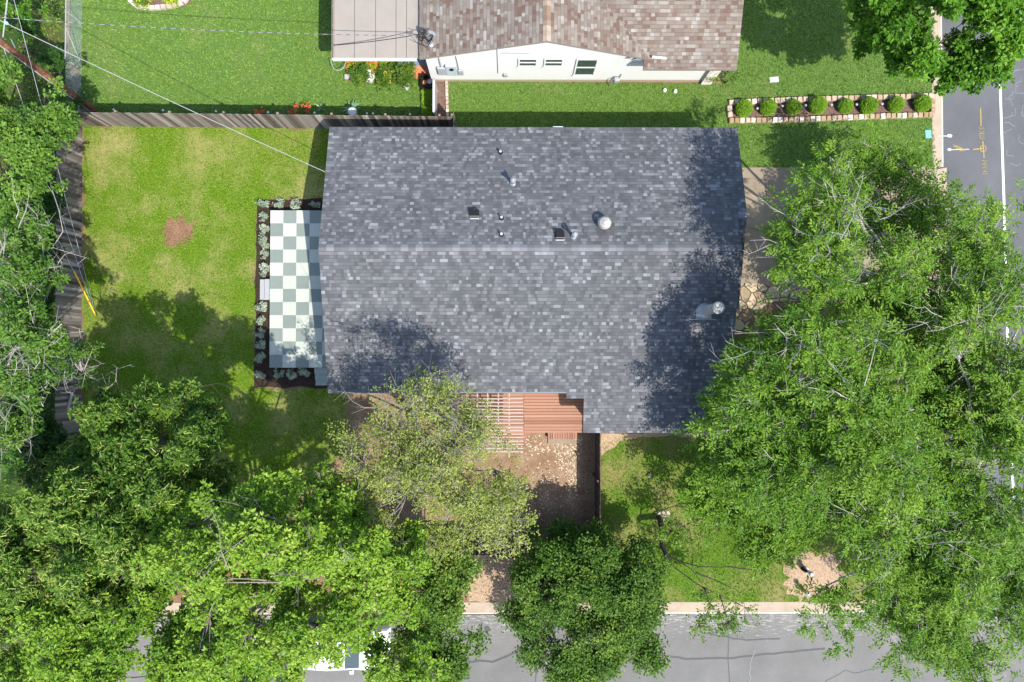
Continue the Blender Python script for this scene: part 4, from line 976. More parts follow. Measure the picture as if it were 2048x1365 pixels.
DENSK=1.12; LK=1.22; SK=1.1
def tree(label, base, lobes, leafmat, barkmat, kind='pinnate', L=.15, W=.055, dens=62, bough_d=2.0, tr=.16, th=2.4, seed=0, tint=.45, twigvis=.35, catk=0, bare=0, group='trees around the house', name='tree', lean=(0,0), tspread=.16, flat=.55, zlo=-.25, bsz=.5):
    dens*=DENSK; bough_d*=1.3; L*=LK; W*=LK*1.05
    r=np.random.default_rng(seed); b=at(base[0],base[1],0)
    t=thing(name,b,label,'tree' if name=='tree' else name.replace('_',' '),group)
    BC=[];BR=[];BO=[]
    for (px,py,z,rx,ry,rz) in lobes:
        c=at(px,py,z); s=(HCAM-z)/F*SK; X,Y=rx*s,ry*s
        n=max(3,int(math.pi*X*Y*bough_d)); d=rand_dirs(r,n*2,zlo); q=r.random(n*2)**.45
        p=c+d*np.array([X,Y,rz])*q[:,None]
        # leave gaps: drop boughs where a coarse noise is low
        nz=fbm(p[:,0]*.7+seed*3.1,p[:,1]*.7+p[:,2]*.4); keep=np.argsort(-nz)[:int(n*1.0)]
        p=p[keep]; BC.append(p); BO.append(np.repeat(c[None]-(0,0,rz*.6),len(p),0))
        sc=min(1.0,math.sqrt(max(X*Y,.05))/1.2); BR.append(np.full(len(p),max(.22,bsz*sc))*r.uniform(.75,1.3,len(p)))
    BC=np.concatenate(BC); BR=np.concatenate(BR); BO=np.concatenate(BO); nb=len(BC)
    # branches
    top=b+np.array([lean[0],lean[1],th]); mb=MB()
    tp=[b+(top-b)*q+np.append(r.normal(0,.03,2),0)*(0<q<1) for q in np.linspace(0,1,5)]
    mb.tube(tp,list(np.linspace(tr*1.25,tr*.8,5)),9)
    nm=max(3,min(11,nb//7)); main=[]; samples=[top]; srad=[tr*.75]
    pick=[r.integers(nb)]
    dist=np.linalg.norm(BC-BC[pick[0]],axis=1)
    for _ in range(nm-1):
        i=int(np.argmax(dist)); pick.append(i); dist=np.minimum(dist,np.linalg.norm(BC-BC[i],axis=1))
    for i in pick:
        cp=curve_pts(tp[-1] if r.random()<.7 else tp[-2],BC[i]*.85+top*.15,r,9,.16,.12); rad=np.linspace(tr*.5,tr*.14,9)
        mb.tube(cp,list(rad),6)
        for q,w_ in zip(cp[2:],rad[2:]): samples.append(q); srad.append(w_)
    samples=np.array(samples); srad=np.array(srad)
    for i in range(nb):
        dd=np.linalg.norm(samples-BC[i],axis=1)+np.clip(samples[:,2]-BC[i,2],0,9)*1.5; j=int(np.argmin(dd))
        cp=curve_pts(samples[j],BC[i],r,6,.14,.06); a=min(srad[j]*.8,.035); mb.tube(cp,list(np.linspace(a,.009,6)),5,cap=False)
    # sprays
    ns=np.maximum(4,(dens/bough_d*(BR/.5)**2*r.uniform(.6,1.35,nb))).astype(int); idx=np.repeat(np.arange(nb),ns); n=len(idx)
    d=rand_dirs(r,n); q=r.random(n)**.5
    off=d*np.array([1,1,flat])*q[:,None]*BR[idx][:,None]; C=BC[idx]+off
    out=unit(BC[idx]-BO[idx]); A=unit(d*np.array([1,1,.35])*.8+out*np.array([1,1,.3])*.6+r.normal(size=(n,3))*.3+np.array([0,0,.05]))
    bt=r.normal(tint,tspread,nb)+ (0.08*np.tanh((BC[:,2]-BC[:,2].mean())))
    T=np.clip(bt[idx]+r.normal(0,.1,n),0.02,1)
    V,tt=sprays(r,C,A,T,kind,L,W)
    crown=mesh_np('crown',V,[np.arange(len(V)).reshape(-1,4)],leafmat,t,rnd=tt)
    # twigs
    sel=r.random(n)<twigvis; A0=BC[idx][sel]; V2,F2=tubes_np(A0,C[sel],.008,.004,3)
    ng=len(mb.v); vs=[np.array(mb.v)]; f4=[f for f in mb.f if len(f)==4]; fo=[f for f in mb.f if len(f)!=4]
    fl=[np.array(f4),F2+ng]
    allV=[np.array(mb.v),V2]
    if bare:   # long bare twigs reaching out over the leaves
        m=bare; i=r.permutation(np.arange(m)%nb); cnt=ng+len(V2); a=BC[i]+r.normal(size=(m,3))*.35
        dr=unit(unit(a-BO[i])*np.array([1,1,.35])+r.normal(size=(m,3))*np.array([.6,.6,.25])); ln=r.uniform(.35,.75,m)[:,None]
        pts=[a-dr*ln*.8]; d_=dr; rad=[.016,.012,.008,.004]
        for q in range(3):
            d_=unit(d_+r.normal(size=(m,3))*.3); pts.append(pts[-1]+d_*ln+np.array([0,0,.09]))
        for q in range(3):
            V3,F3=tubes_np(pts[q],pts[q+1],rad[q],rad[q+1],4); fl.append(F3+cnt); allV.append(V3); cnt+=len(V3)
            for _ in range(2):
                tq=r.uniform(.1,.9,m)[:,None]; s_=pts[q]+(pts[q+1]-pts[q])*tq; e2=s_+unit(d_+r.normal(size=(m,3))*.75)*r.uniform(.2,.7,m)[:,None]+np.array([0,0,.04])
                V4,F4=tubes_np(s_,e2,.006,.003,3); fl.append(F4+cnt); allV.append(V4); cnt+=len(V4)
    by={}
    for f in fo: by.setdefault(len(f),[]).append(f)
    mesh_np('trunk',np.concatenate(allV),[np.concatenate(fl)]+[np.array(v) for v in by.values()],barkmat,t)
    if catk:
        m=int(n*catk); i=r.integers(0,n,m); p=C[i]+r.normal(size=(m,3))*.05+np.array([0,0,.06]); h=unit(r.normal(size=(m,3))*np.array([1,1,.3])); hs=unit(np.cross(h,np.array([0,0,1.])+0*h)); ln=r.uniform(.1,.22,m); cv=r.normal(0,.35,m)
        rows=[]
        for k,q in enumerate(np.linspace(0,1,5)):
            cen=p+h*(ln*q)[:,None]+hs*(ln*cv*q*q*1.2)[:,None]-np.array([0,0,1.])*(ln*q*q*.5)[:,None]; wv=np.cross(h,[0,0,1.]); wv=unit(wv+.6*hs)*.011
            rows+= [cen-wv,cen+wv]
        V5=np.stack(rows,1).reshape(-1,3); bs=(np.arange(m)*10)[:,None,None]; f=np.array([[2*k,2*k+1,2*k+3,2*k+2] for k in range(4)])[None]
        mesh_np('catkins',V5,[(bs+f).reshape(-1,4)],L_['catkins'],t,rnd=np.repeat(r.random(m),4))
    return t

# ------------------------------------------------------------------ trees
tree('broad bright green maple over the kerb at the upper right corner',(1900,30),[(1890,30,7.5,150,100,2.2),(1775,55,6.5,70,50,1.2),(1985,70,7.2,80,70,1.6),(1870,115,6.2,75,48,1.2),(1945,-60,9,200,100,2),(1800,110,5.5,50,40,.8),(1718,90,5.2,42,28,.6),(1718,45,5.8,40,36,.7),(1880,150,5.6,45,24,.6),(1935,110,6.4,75,55,1.2)],L_['maple'],MT['bark_dark'],'rosette',.15,.085,80,2.3,.18,2.6,101,.5,twigvis=.15)
tree('tall pecan over the driveway, northernmost of the pecans on the right',(1742,575),[(1690,425,7.6,80,70,1.1),(1620,455,7.2,60,60,.9),(1600,535,7.4,50,60,.9),(1790,400,3.7,90,75,.8),(1890,470,4.4,105,85,1),(1740,525,8.2,95,65,1.2),(1755,310,3.6,85,40,.6),(1985,470,7.4,70,70,1.2),(1670,345,6.2,45,42,.7),(1885,400,5.4,45,36,.7),(1640,600,7.2,60,40,.8),(1560,590,7,18,30,.3),(1570,400,7,26,20,.3),(1775,600,3.7,65,55,.7)],L_['pecan'],MT['bark_pale'],'pinnate',.155,.052,26,2.4,.2,3,102,.5,bare=52,twigvis=.18,bsz=.62,zlo=-.5)
tree('pecan nearest the roof corner, reaching over the shingles on the right',(1610,800),[(1650,690,7.8,100,75,1.5),(1560,735,7.2,75,60,1.2),(1590,850,7.1,125,105,1.7),(1700,770,8.2,120,105,1.7),(1720,920,8,125,100,1.7),(1480,765,6.5,42,55,.9),(1450,870,6.2,62,60,1),(1540,930,6.3,100,60,1),(1400,868,4.6,34,18,.4),(1620,990,6,90,50,1),(1440,930,5.4,34,40,.6)],L_['pecan'],MT['bark_pale'],'pinnate',.155,.052,30,2.4,.2,3,103,.46,bare=68,twigvis=.18,bsz=.62,zlo=-.5)
tree('pecan with many pale twigs against the right edge of the picture',(1905,830),[(1970,650,7.6,95,100,1.4),(1860,720,5.2,110,90,1.2),(1990,800,7.4,90,110,1.6),(1880,880,6.4,120,100,1.4),(1990,980,7.4,90,110,1.5),(1820,650,5,80,65,.9),(1810,800,5.8,80,80,1.1),(1820,960,6.6,90,80,1.3),(1935,560,6.6,60,50,1)],L_['pecan'],MT['bark_pale'],'pinnate',.155,.052,34,2.4,.2,3,104,.5,bare=80,twigvis=.18,bsz=.62,zlo=-.5)
tree('pecan spreading over the south road at the lower right',(1800,1070),[(1800,1050,6.4,120,85,1.4),(1735,1040,5.4,60,50,1),(1900,1130,6.4,120,90,1.3),(1805,1150,5.8,80,65,.9),(1715,1208,5,65,20,.4),(1990,1200,6,75,90,1.1),(1880,1215,5.7,90,55,.9),(1650,1228,4.8,34,34,.4),(1668,1280,4.6,18,42,.3),(1690,1250,4.6,24,40,.3),(1795,1270,4.9,32,55,.5),(1905,1300,5.2,65,45,.6),(1975,1330,5.2,50,40,.5),(1615,1200,4.8,30,14,.25),(1760,1210,5,60,30,.5)],L_['pecan'],MT['bark_pale'],'pinnate',.15,.052,38,2.4,.2,3,105,.5,bare=44,twigvis=.18,bsz=.62,zlo=-.5)
tree('low glossy green tree in the front lawn below the pecans',(1490,1010),[(1480,985,3.4,85,60,1.1),(1550,1060,3.2,70,50,.9),(1405,965,2.8,40,30,.6),(1440,1040,2.4,40,28,.5),(1600,1020,3.6,60,50,.9)],L_['pecan'],MT['bark_dark'],'pinnate',.16,.06,75,2.6,.09,1.2,106,.46,twigvis=.2)
tree('round dark green oak at the bottom centre beside the road',(1160,1150),[(1170,1200,3,135,100,1.2),(1100,1160,2.4,78,65,.8),(1250,1170,2.6,82,80,1),(1180,1290,2.9,125,78,1.1),(1115,1068,1.4,55,28,.4),(1085,1255,2.6,68,62,.9),(1285,1240,2.5,48,62,.8),(1205,1105,1.7,78,44,.6),(1150,1340,2.6,95,32,.7)],L_['oak'],MT['bark_dark'],'oak',.105,.06,95,2.6,.16,1.6,107,.45,twigvis=.1,tspread=.13)
tree('thin leaved pale tree in the dirt yard beside the pergola',(858,880),[(855,845,7.4,110,65,1.2),(765,910,7,80,85,1.2),(930,930,7.2,100,90,1.3),(860,1000,7,140,90,1.3),(835,775,6.8,85,26,.5),(1005,950,6.4,50,60,.8),(745,1010,6.6,65,65,.9),(940,1055,6.6,110,50,1),(715,930,6.2,45,55,.7),(990,1010,6.4,60,60,.9),(820,1080,6.2,100,30,.8),(905,860,7,70,60,.9),(800,850,6.8,70,50,.9),(725,880,6,40,40,.5)],L_['sparse'],MT['bark'],'oak',.085,.036,25,3.6,.13,2,108,.58,twigvis=.6,bare=40,bsz=.62)
tree('large lime green tree over the south road at the lower left',(585,1160),[(560,1070,10,130,85,1.5),(430,1130,9,120,90,1.6),(690,1090,8.4,90,85,1.5),(650,1210,8.6,120,85,1.5),(480,1260,8.4,130,90,1.6),(590,985,8.6,75,45,1),(650,990,7,60,45,.8),(800,1160,7,80,90,1.4),(510,1340,7.8,80,50,1),(650,1290,7.6,70,30,.6),(485,990,9.4,75,55,1),(705,1000,7.4,65,55,.9),(810,1320,6.6,70,55,1.1),(360,1060,8,75,65,1),(400,1330,7.8,95,55,1.1),(420,1230,7,80,60,1),(560,1200,7,80,60,1),(330,1130,6.6,70,60,1),(740,1230,6.8,60,50,1)],L_['lime'],MT['bark'],'rosette',.125,.058,84,2.4,.2,3,109,.5,twigvis=.3,bare=16)
tree('dark green oak touching the lime green tree above the gravel',(880,1200),[(885,1190,4.6,75,90,1.4),(880,1290,4.4,75,70,1.2),(860,1120,4,55,45,.9),(900,1250,4.4,60,60,1)],L_['oak'],MT['bark_dark'],'oak',.105,.06,100,2.7,.13,1.6,110,.55,twigvis=.1)
tree('lime green tree in the bottom left corner',(215,1270),[(240,1230,7.8,130,80,1.6),(100,1280,7.8,130,90,1.7),(330,1290,7.4,105,70,1.4),(200,1335,7.8,160,50,1),(20,1340,7.8,75,60,1.2),(330,1190,6.8,75,60,1),(150,1200,7.2,120,55,1),(270,1160,6.6,80,50,1)],L_['lime'],MT['bark'],'rosette',.125,.058,84,2.4,.18,3,111,.47,twigvis=.3,bare=8)
tree('tree hung with pale curling catkins at the left below the grey twigs',(165,1060),[(110,1000,7.8,110,60,1.6),(230,1010,8.2,110,80,1.7),(50,1110,8,95,95,1.7),(190,1110,8.2,130,85,1.7),(310,1090,8,80,80,1.4),(40,1210,7.6,70,65,1.3),(150,1190,7.6,100,45,1.1)],L_['catkin'],MT['bark_dark'],'rosette',.13,.058,80,2.4,.18,3,112,.5,twigvis=.15,catk=1.25)
tree('darker catkin tree standing in the back lawn inside the west fence',(325,880),[(330,815,6.2,85,45,1),(240,870,6.6,80,70,1.1),(340,910,7.2,105,80,1.3),(405,865,6.2,50,60,.8),(300,970,7.2,110,60,1.1),(420,960,6.4,55,65,.8),(225,810,5.8,60,40,.7),(440,1030,6.2,50,50,.8),(180,950,6.4,60,60,.9),(190,860,6,45,50,.7)],L_['catkin'],MT['bark_dark'],'rosette',.125,.055,80,2.3,.16,2.6,113,.36,twigvis=.2,catk=.45,bare=6)
tree('left edge tree with long bare grey twigs over the fence',(60,650),[(30,560,7,65,75,1.3),(60,660,7.2,95,75,1.5),(110,690,6.4,75,50,1),(40,760,7,85,65,1.4),(165,690,5.6,45,24,.5),(190,765,5.4,45,24,.5),(20,870,6.4,50,65,1.2),(50,470,6.2,55,50,1),(105,560,5.4,36,36,.7)],L_['grey'],MT['bark_pale'],'rosette',.13,.05,64,2.2,.17,3,114,.5,twigvis=.2,bare=110)
tree('dense bushy tree at the left edge beside the utility pole',(60,260),[(55,215,5.6,75,60,1.4),(95,265,5.2,55,55,1.2),(30,300,5.8,55,65,1.3),(65,360,5.4,50,50,1.2),(125,205,3.6,36,30,.8),(25,170,4.8,40,40,1),(20,400,5.2,50,50,1)],L_['grey'],MT['bark_dark'],'rosette',.13,.065,95,2.6,.13,2,115,.58,twigvis=.15)
tree('small leafy shrub in the top left corner behind the cables',(30,20),[(20,10,2.8,55,22,.8),(75,22,2.2,36,18,.6),(10,60,2.4,22,26,.6)],L_['maple'],MT['bark_dark'],'rosette',.12,.06,90,3,.06,1,116,.5,name='shrub',group='undergrowth beyond the west fence')
for i,(bx,by,lob,lab) in enumerate([((60),(430),[(60,430,2.2,60,70,.9),(30,380,2,36,40,.7)],'low dark undergrowth shrub between bushy tree and grey twigs'),((50),(560),[(60,545,1.8,50,60,.8)],'low dark undergrowth shrub under the north side of the grey twigs'),((50),(700),[(55,690,1.8,60,90,.8)],'low dark undergrowth shrub under the middle of the grey twigs'),((50),(900),[(55,880,1.9,75,80,.9)],'low dark undergrowth shrub above the catkin tree'),((125),(150),[(125,152,1.4,24,22,.5),(140,190,1.3,24,28,.5)],'low green shrub at the end of the chain link fence'),((70),(110),[(80,118,1.2,40,26,.5),(40,60,1.2,40,20,.5)],'low green shrub beneath the overhead cables')]):
    tree(lab,(bx,by),lob,L_['under'],MT['bark_dark'],'rosette',.13,.065,85,2.6,.05,.7,120+i,.5,name='shrub',group='undergrowth beyond the west fence',twigvis=.1)
tree('leafy shrub beside the corner post at the porch',(1450,168),[(1448,158,.8,26,18,.5)],L_['oak'],MT['bark_dark'],'oak',.09,.05,150,6,.03,.4,130,.4,name='shrub',group='shrubs by the porch',bsz=.3)
# leaning sapling
S0=at(1318,1034,0); sp=thing('sapling',S0,'thin leaning sapling with bare forked branches above the south kerb','tree','trees around the house')
mb=MB(); pa=[at(1318,1034,0),at(1326,1062,.8),at(1324,1092,1.5),at(1334,1112,1.9)]; mb.tube(pa,[.14,.13,.12,.1],9)
ends=[]
for pts in ([(1334,1112,1.9),(1350,1136,2.3),(1390,1166,2.8),(1440,1192,3.2),(1470,1205,3.3)],[(1334,1112,1.9),(1360,1124,2.3),(1384,1140,2.7),(1410,1175,3.1)],[(1360,1124,2.3),(1400,1134,2.8),(1450,1135,3.1),(1470,1133,3.2)],[(1390,1145,2.7),(1440,1165,3.1),(1476,1182,3.2)],[(1440,1192,3.2),(1450,1222,3.3),(1456,1245,3.3)],[(1410,1175,3.1),(1420,1215,3.3),(1400,1250,3.3)],[(1470,1205,3.3),(1490,1215,3.4)],[(1322,1085,1.4),(1345,1062,2.0),(1362,1050,2.3)],[(1455,1134,3.1),(1500,1140,3.2),(1520,1143,3.2)]):
    mb.tube([at(*p) for p in pts],list(np.linspace(.034,.01,len(pts))),6); ends.append(at(*pts[-1])); ends.append(at(*pts[-2]))
r=np.random.default_rng(140)
C=[];
for (px,py,z,n,sd) in ((1440,1212,3.3,26,.42),(1456,1246,3.3,30,.36),(1402,1252,3.3,14,.32),(1485,1222,3.3,16,.3),(1410,1205,3.2,14,.34),(1345,1062,2.2,34,.36),(1370,1085,2,26,.3),(1330,1060,1.8,14,.25),(1425,1245,3.3,14,.3)):
    C.append(at(px,py,z)+r.normal(size=(n,3))*np.array([sd,sd,.15]))
C=np.concatenate(C); A_=unit(r.normal(size=(len(C),3))*np.array([1,1,.4])); near=np.array(ends)[np.argmin(np.linalg.norm(C[:,None]-np.array(ends)[None],axis=2),1)]
V,tt=sprays(r,C,A_,np.clip(r.normal(.5,.15,len(C)),0,1),'oak',.13,.065)
mesh_np('crown',V,[np.arange(len(V)).reshape(-1,4)],L_['pecan'],sp,rnd=tt)
V2,F2=tubes_np(near,C,.01,.004,4); n0=len(mb.v)
f4=[f for f in mb.f if len(f)==4]; by={}
for f in mb.f:
    if len(f)!=4: by.setdefault(len(f),[]).append(f)
mesh_np('trunk',np.concatenate([np.array(mb.v),V2]),[np.concatenate([np.array(f4),F2+n0])]+[np.array(v) for v in by.values()],MT['bark_dark'],sp)

# ------------------------------------------------------------------ boxwood bed
def ball_bush(name, c, rad, mat, label, cat, group, n=1100, L=.055, W=.038, seed=0, sq=.85):
    r=np.random.default_rng(seed); t=thing(name,(c[0],c[1],0),label,cat,group)
    d=rand_dirs(r,n,-.5); q=1-r.random(n)**2*.25+.06*np.sin(d[:,0]*9+seed)*np.cos(d[:,1]*8); p=np.array([c[0],c[1],rad*sq])+d*q[:,None]*rad*np.array([1,1,sq])
    A_=unit(d+r.normal(size=(n,3))*.5); V,tt=sprays(r,p,A_,np.clip(r.normal(.5,.16,n),0,1),'rosette',L,W)
    mesh_np('foliage',V,[np.arange(len(V)).reshape(-1,4)],mat,t,rnd=tt)
    mb=MB(); mb.lathe((c[0],c[1],rad*sq),[(rad*.05,-rad*sq),(rad*.5,-rad*.55),(rad*.78,-rad*.1),(rad*.74,rad*.3),(rad*.4,rad*.62),(0.01,rad*.72)],12); mb.build('core',L_['under'],t)
    return t
ordn=['westernmost','second from the west','third from the west','fourth from the west','fifth from the west','sixth from the west','seventh from the west','easternmost']
boxes=[(1488,217,15),(1537,215,14.5),(1588,214,13),(1636,211,15.5),(1692,212,13),(1738,211,15),(1793,209,14),(1845,207,15)]
proto=[ball_bush('boxwood',at(px,py,.3),rp/44,L_['box'],'x','shrub','boxwoods in the stone edged bed',seed=200+i) if i<3 else None for i,(px,py,rp) in enumerate(boxes)]
def copy_thing(o, loc, rz=0, sc=1.0, label=None):
    c=o.copy(); COL.objects.link(c); c.location=tuple(loc); c.rotation_euler=(0,0,rz); c.scale=(sc,sc,sc)
    if label: c['label']=label
    for ch in list(o.children):
        d=ch.copy(); COL.objects.link(d); d.parent=c
        for g_ in list(ch.children):
            e_=g_.copy(); COL.objects.link(e_); e_.parent=d
    return c
for i,(px,py,rp) in enumerate(boxes):
    lab='round clipped boxwood in the stone edged bed, '+ordn[i]+' of eight'
    if i<3: proto[i]['label']=lab
    else:
        c=at(px,py,.3); j=i%3; copy_thing(proto[j],(c[0],c[1],0),i*1.3,rp/boxes[j][2],lab)
lights=[(1513,219),(1563,214),(1609,213),(1661,212),(1711,211),(1762,210)]
lp=None
for i,(px,py) in enumerate(lights):
    c=at(px,py,.1); lab='small pale path light between boxwoods, number '+str(i+1)+' from the west'
    lab='small round path light between the '+['first and second','second and third','third and fourth','fourth and fifth','fifth and sixth','sixth and seventh'][i]+' boxwoods from the west'
    if lp is None:
        lp=thing('path_light',(c[0],c[1],0),lab,'path light','path lights in the boxwood bed'); mb=MB(); mb.lathe((c[0],c[1],0),[(.02,0),(.02,.2)],8); mb.build('stake',MT['black'],lp)
        mb=MB(); mb.lathe((c[0],c[1],.2),[(.055,0),(.06,.03),(.03,.05),(.0,.055)],12); mb.build('lamp_cap',MT['lgrey'],lp)
    else: copy_thing(lp,(c[0],c[1],0),0,1,lab)
# edging stones
_st=[]
def stone(name,c,ang,sx,sy,h,label,group,mat,r):
    if len(_st)<7 or mat is not _st[0].data.materials[0] and not any(q.data.materials[0] is mat for q in _st):
        pass
    mb=MB(); j=lambda: r.uniform(.86,1.08)
    lo=[(-sx/2*j(),-sy/2*j(),0),(sx/2*j(),-sy/2*j(),0),(sx/2*j(),sy/2*j(),0),(-sx/2*j(),sy/2*j(),0)]
    mid=[(x*1.0,y*1.0,h*.75) for x,y,_ in lo]; hi=[(x*.86,y*.86,h*r.uniform(.95,1.08)) for x,y,_ in lo]
    mb.add(lo+mid+hi,[[i,(i+1)%4,4+(i+1)%4,4+i] for i in range(4)]+[[4+i,4+(i+1)%4,8+(i+1)%4,8+i] for i in range(4)]+[[8,9,10,11]],r.random())
    ca,sa=math.cos(ang),math.sin(ang); mb.v=[(c[0]+x*ca-y*sa,c[1]+x*sa+y*ca,z) for x,y,z in mb.v]
    o=mb.build(name,mat,loc=(c[0],c[1],0)); return tag(o,label,'edging stone',group)
def stone_row(pts_px,n,label,group,mat,seed,sy=.24,h=.16,z=.05):
    r=np.random.default_rng(seed); P=[at(x,y,z) for x,y in pts_px]; seg=[np.linalg.norm((P[i+1]-P[i])[:2]) for i in range(len(P)-1)]; tot=sum(seg)
    for k in range(n):
        s=(k+.5)*tot/n; i=0
        while s>seg[i]: s-=seg[i]; i+=1
        d=(P[i+1]-P[i])/seg[i]; c=P[i]+d*s; stone('edging_stone',c,math.atan2(d[1],d[0])+r.normal()*.04,tot/n*.93,sy,h,label,group,mat,r)
stone_row([(1456,206),(1600,200),(1740,196),(1866,193)],36,'tan edging stone in the north border of the boxwood bed','edging stones along the north of the boxwood bed',MT['stone'],301)
stone_row([(1457,242),(1600,240),(1740,234),(1866,230)],38,'tan edging stone in the south border of the boxwood bed','edging stones along the south of the boxwood bed',MT['stone'],302)
stone_row([(1458,212),(1460,236)],2,'tan edging stone closing the west end of the boxwood bed','edging stones at the west end of the boxwood bed',MT['stone'],303)
stone_row([(1864,199),(1865,226)],3,'pale edging stone closing the east end of the boxwood bed by the kerb','edging stones at the east end of the boxwood bed',MT['stone'],304)
stone_row([(255,-20),(262,4),(275,14),(300,17),(330,15),(352,11),(370,3),(380,-12)],14,'pale pinkish edging stone around the yellow flower bed at the top','edging stones of the yellow flower bed',MT['stone_pink'],305,.2,.18)
stone_row([(893,161),(895,234)],9,'scalloped pale edging stone along the brown mulch strip by the white gate','edging stones of the brown mulch strip',MT['stone_pink'],306,.14,.1)
stone_row([(845,150),(845,234)],8,'dark brown edging block along the lime green ground cover','edging blocks of the lime ground cover',MT['stone'],307,.1,.09)

# ------------------------------------------------------------------ small plants
def tuft(name, c, n, rad, h, mat, label, cat, group=None, kind='rosette', L=.07, W=.03, flowers=None, seed=0, z0=0.0, parent=None):
    r=np.random.default_rng(seed); t=parent or thing(name,(c[0],c[1],0),label,cat,group)
    k=max(3,n//7); bd=rand_dirs(r,k,.0); bc=np.array([c[0],c[1],z0+h*.25])+bd*np.array([rad,rad,h*.75])*r.uniform(.5,1,k)[:,None]
    i=r.integers(0,k,n); p=bc[i]+r.normal(size=(n,3))*rad*.22; A_=unit(p-np.array([c[0],c[1],z0-.05]))
    V,tt=sprays(r,p,A_,np.clip(r.normal(.5,.2,k)[i]+r.normal(0,.1,n),0,1),kind,L,W); mesh_np('foliage',V,[np.arange(len(V)).reshape(-1,4)],mat,t,rnd=tt)
    mb=MB()
    for q in bc: mb.tube([(c[0],c[1],z0),(c[0]*.4+q[0]*.6,c[1]*.4+q[1]*.6,z0+(q[2]-z0)*.7),q],[.012,.008,.005],4)
    mb.build('stem',MT['bark_dark'],t)
    if flowers:
        fm,fn,fL=flowers; p=np.array([c[0],c[1],z0+h*.5])+rand_dirs(r,fn,.25)*np.array([rad*1.0,rad*1.0,h*.65]); V,tt=sprays(r,p,np.tile([0,0,1.],(fn,1)),r.random(fn),'rosette',fL,fL*.6); mesh_np('flower',V,[np.arange(len(V)).reshape(-1,4)],fm,t,rnd=tt)
    return t
pale=[]
rows={'going east along the north edge of the chequered patio':[(525,408),(560,408),(592,410),(629,410)],
 'going south along the patio\'s west edge above the grey steps':[(528,433),(528,460),(528,484),(530,508),(530,540)],
 'going south along the patio\'s west edge below the grey steps':[(523,614),(523,640),(522,668),(521,690),(522,714)],
 'going east along the south edge of the chequered patio':[(523,750),(557,749),(583,749),(611,745)]}
on=['first','second','third','fourth','fifth']
for k,(rw,pts) in enumerate(rows.items()):
    for i,(px,py) in enumerate(pts):
        c=at(px,py,.15); lab=on[i]+' silvery shrub '+rw
        if len(pale)<3: pale.append(tuft('silvery_shrub',c,52,.2,.34,L_['pale'],lab,'shrub','silvery shrubs round the patio',L=.075,W=.034,seed=400+len(pale)))
        else: copy_thing(pale[(i+k)%3],(c[0],c[1],0),i*2.1+k,rng.uniform(.85,1.15),lab)
# pots and plants by the carport
def pot(c,rt,rb,h,mat,label,square=False,seed=0,plant=None):
    t=thing('plant_pot',(c[0],c[1],0),label,'plant pot'); mb=MB()
    mb.lathe((c[0],c[1],0),[(rb,0),(rt,h),(rt*1.08,h),(rt*1.08,h-.03),(rt*.96,h-.03),(rt*.9,h),(rt*.85,h-.05)],4 if square else 18); mb.build('bowl',mat,t)
    mb=MB(); mb.lathe((c[0],c[1],h-.09),[(rt*.86,0),(rt*.84,.03)],12); mb.build('potting_soil',MT['mulch_brown'],t); return t
pot(at(737,152,.4),.27,.2,.42,MT['white'],'tall white round pot at the edge of the potted plants')
tuft('potted_plant',at(720,151,.4),150,.42,.55,L_['oak'],'leafy green plant leaning out of the tall white pot','plant','plants by the carport',L=.11,W=.05,seed=421,z0=.3)
pot(at(813,171,.3),.2,.14,.28,MT['white'],'square white planter on the lawn edge below the dark leafy plant',True)
tuft('potted_plant',at(811,151,.5),230,.5,.7,L_['oak'],'dark leafy plant in the square white planter','plant','plants by the carport',L=.12,W=.05,seed=422,z0=.25)
tuft('potted_plant',at(772,150,.4),260,.52,.65,L_['oak'],'big green plant with yellow blooms between the white pots','plant','plants by the carport',L=.11,W=.05,seed=423,flowers=(L_['fl_ye'],5,.07))
tuft('potted_plant',at(745,129,.4),120,.34,.4,L_['limeplant'],'orange flowering plant under the carport gutter','plant','plants by the carport',L=.09,W=.04,seed=424,flowers=(L_['fl_or'],40,.07))
tuft('potted_plant',at(706,126,.4),110,.36,.5,L_['limeplant'],'yellow and orange flowering plant at the corner of the carport','plant','plants by the carport',L=.1,W=.04,seed=425,flowers=(L_['fl_or'],24,.08))
tuft('potted_plant',at(727,128,.4),110,.34,.5,L_['maple'],'green plant between the two flowering plants by the carport','plant','plants by the carport',L=.1,W=.045,seed=426)
pot(at(767,129,.35),.2,.14,.34,MT['terracotta'],'terracotta pot beside the orange flowers')
tuft('potted_plant',at(768,124,.4),60,.22,.3,L_['limeplant'],'small light green plant in the terracotta pot beside the orange flowers','plant','plants by the carport',L=.08,W=.04,seed=427,z0=.28)
tuft('potted_plant',at(788,131,.4),120,.36,.5,L_['oak'],'dark green plant left of the blue tarp','plant','plants by the carport',L=.1,W=.045,seed=428)
pot(at(809,128,.4),.2,.15,.4,MT['terracotta'],'terracotta pot against the blue tarp'); pot(at(742,144,.15),.3,.26,.2,MT['terracotta'],'wide terracotta trough beside the tall white pot')
pot(at(794,157,.15),.16,.12,.3,MT['terracotta'],'small terracotta pot beside the dark leafy plant')
mb=MB(); c=at(699,153,.2); mb.box(c[0]-.25,c[1]-.1,0,c[0]+.25,c[1]+.12,.18,bev=.02); tag(mb.build('wooden_box',MT['bark_pale']),'pale wooden box on the lawn edge by the carport plants','box')
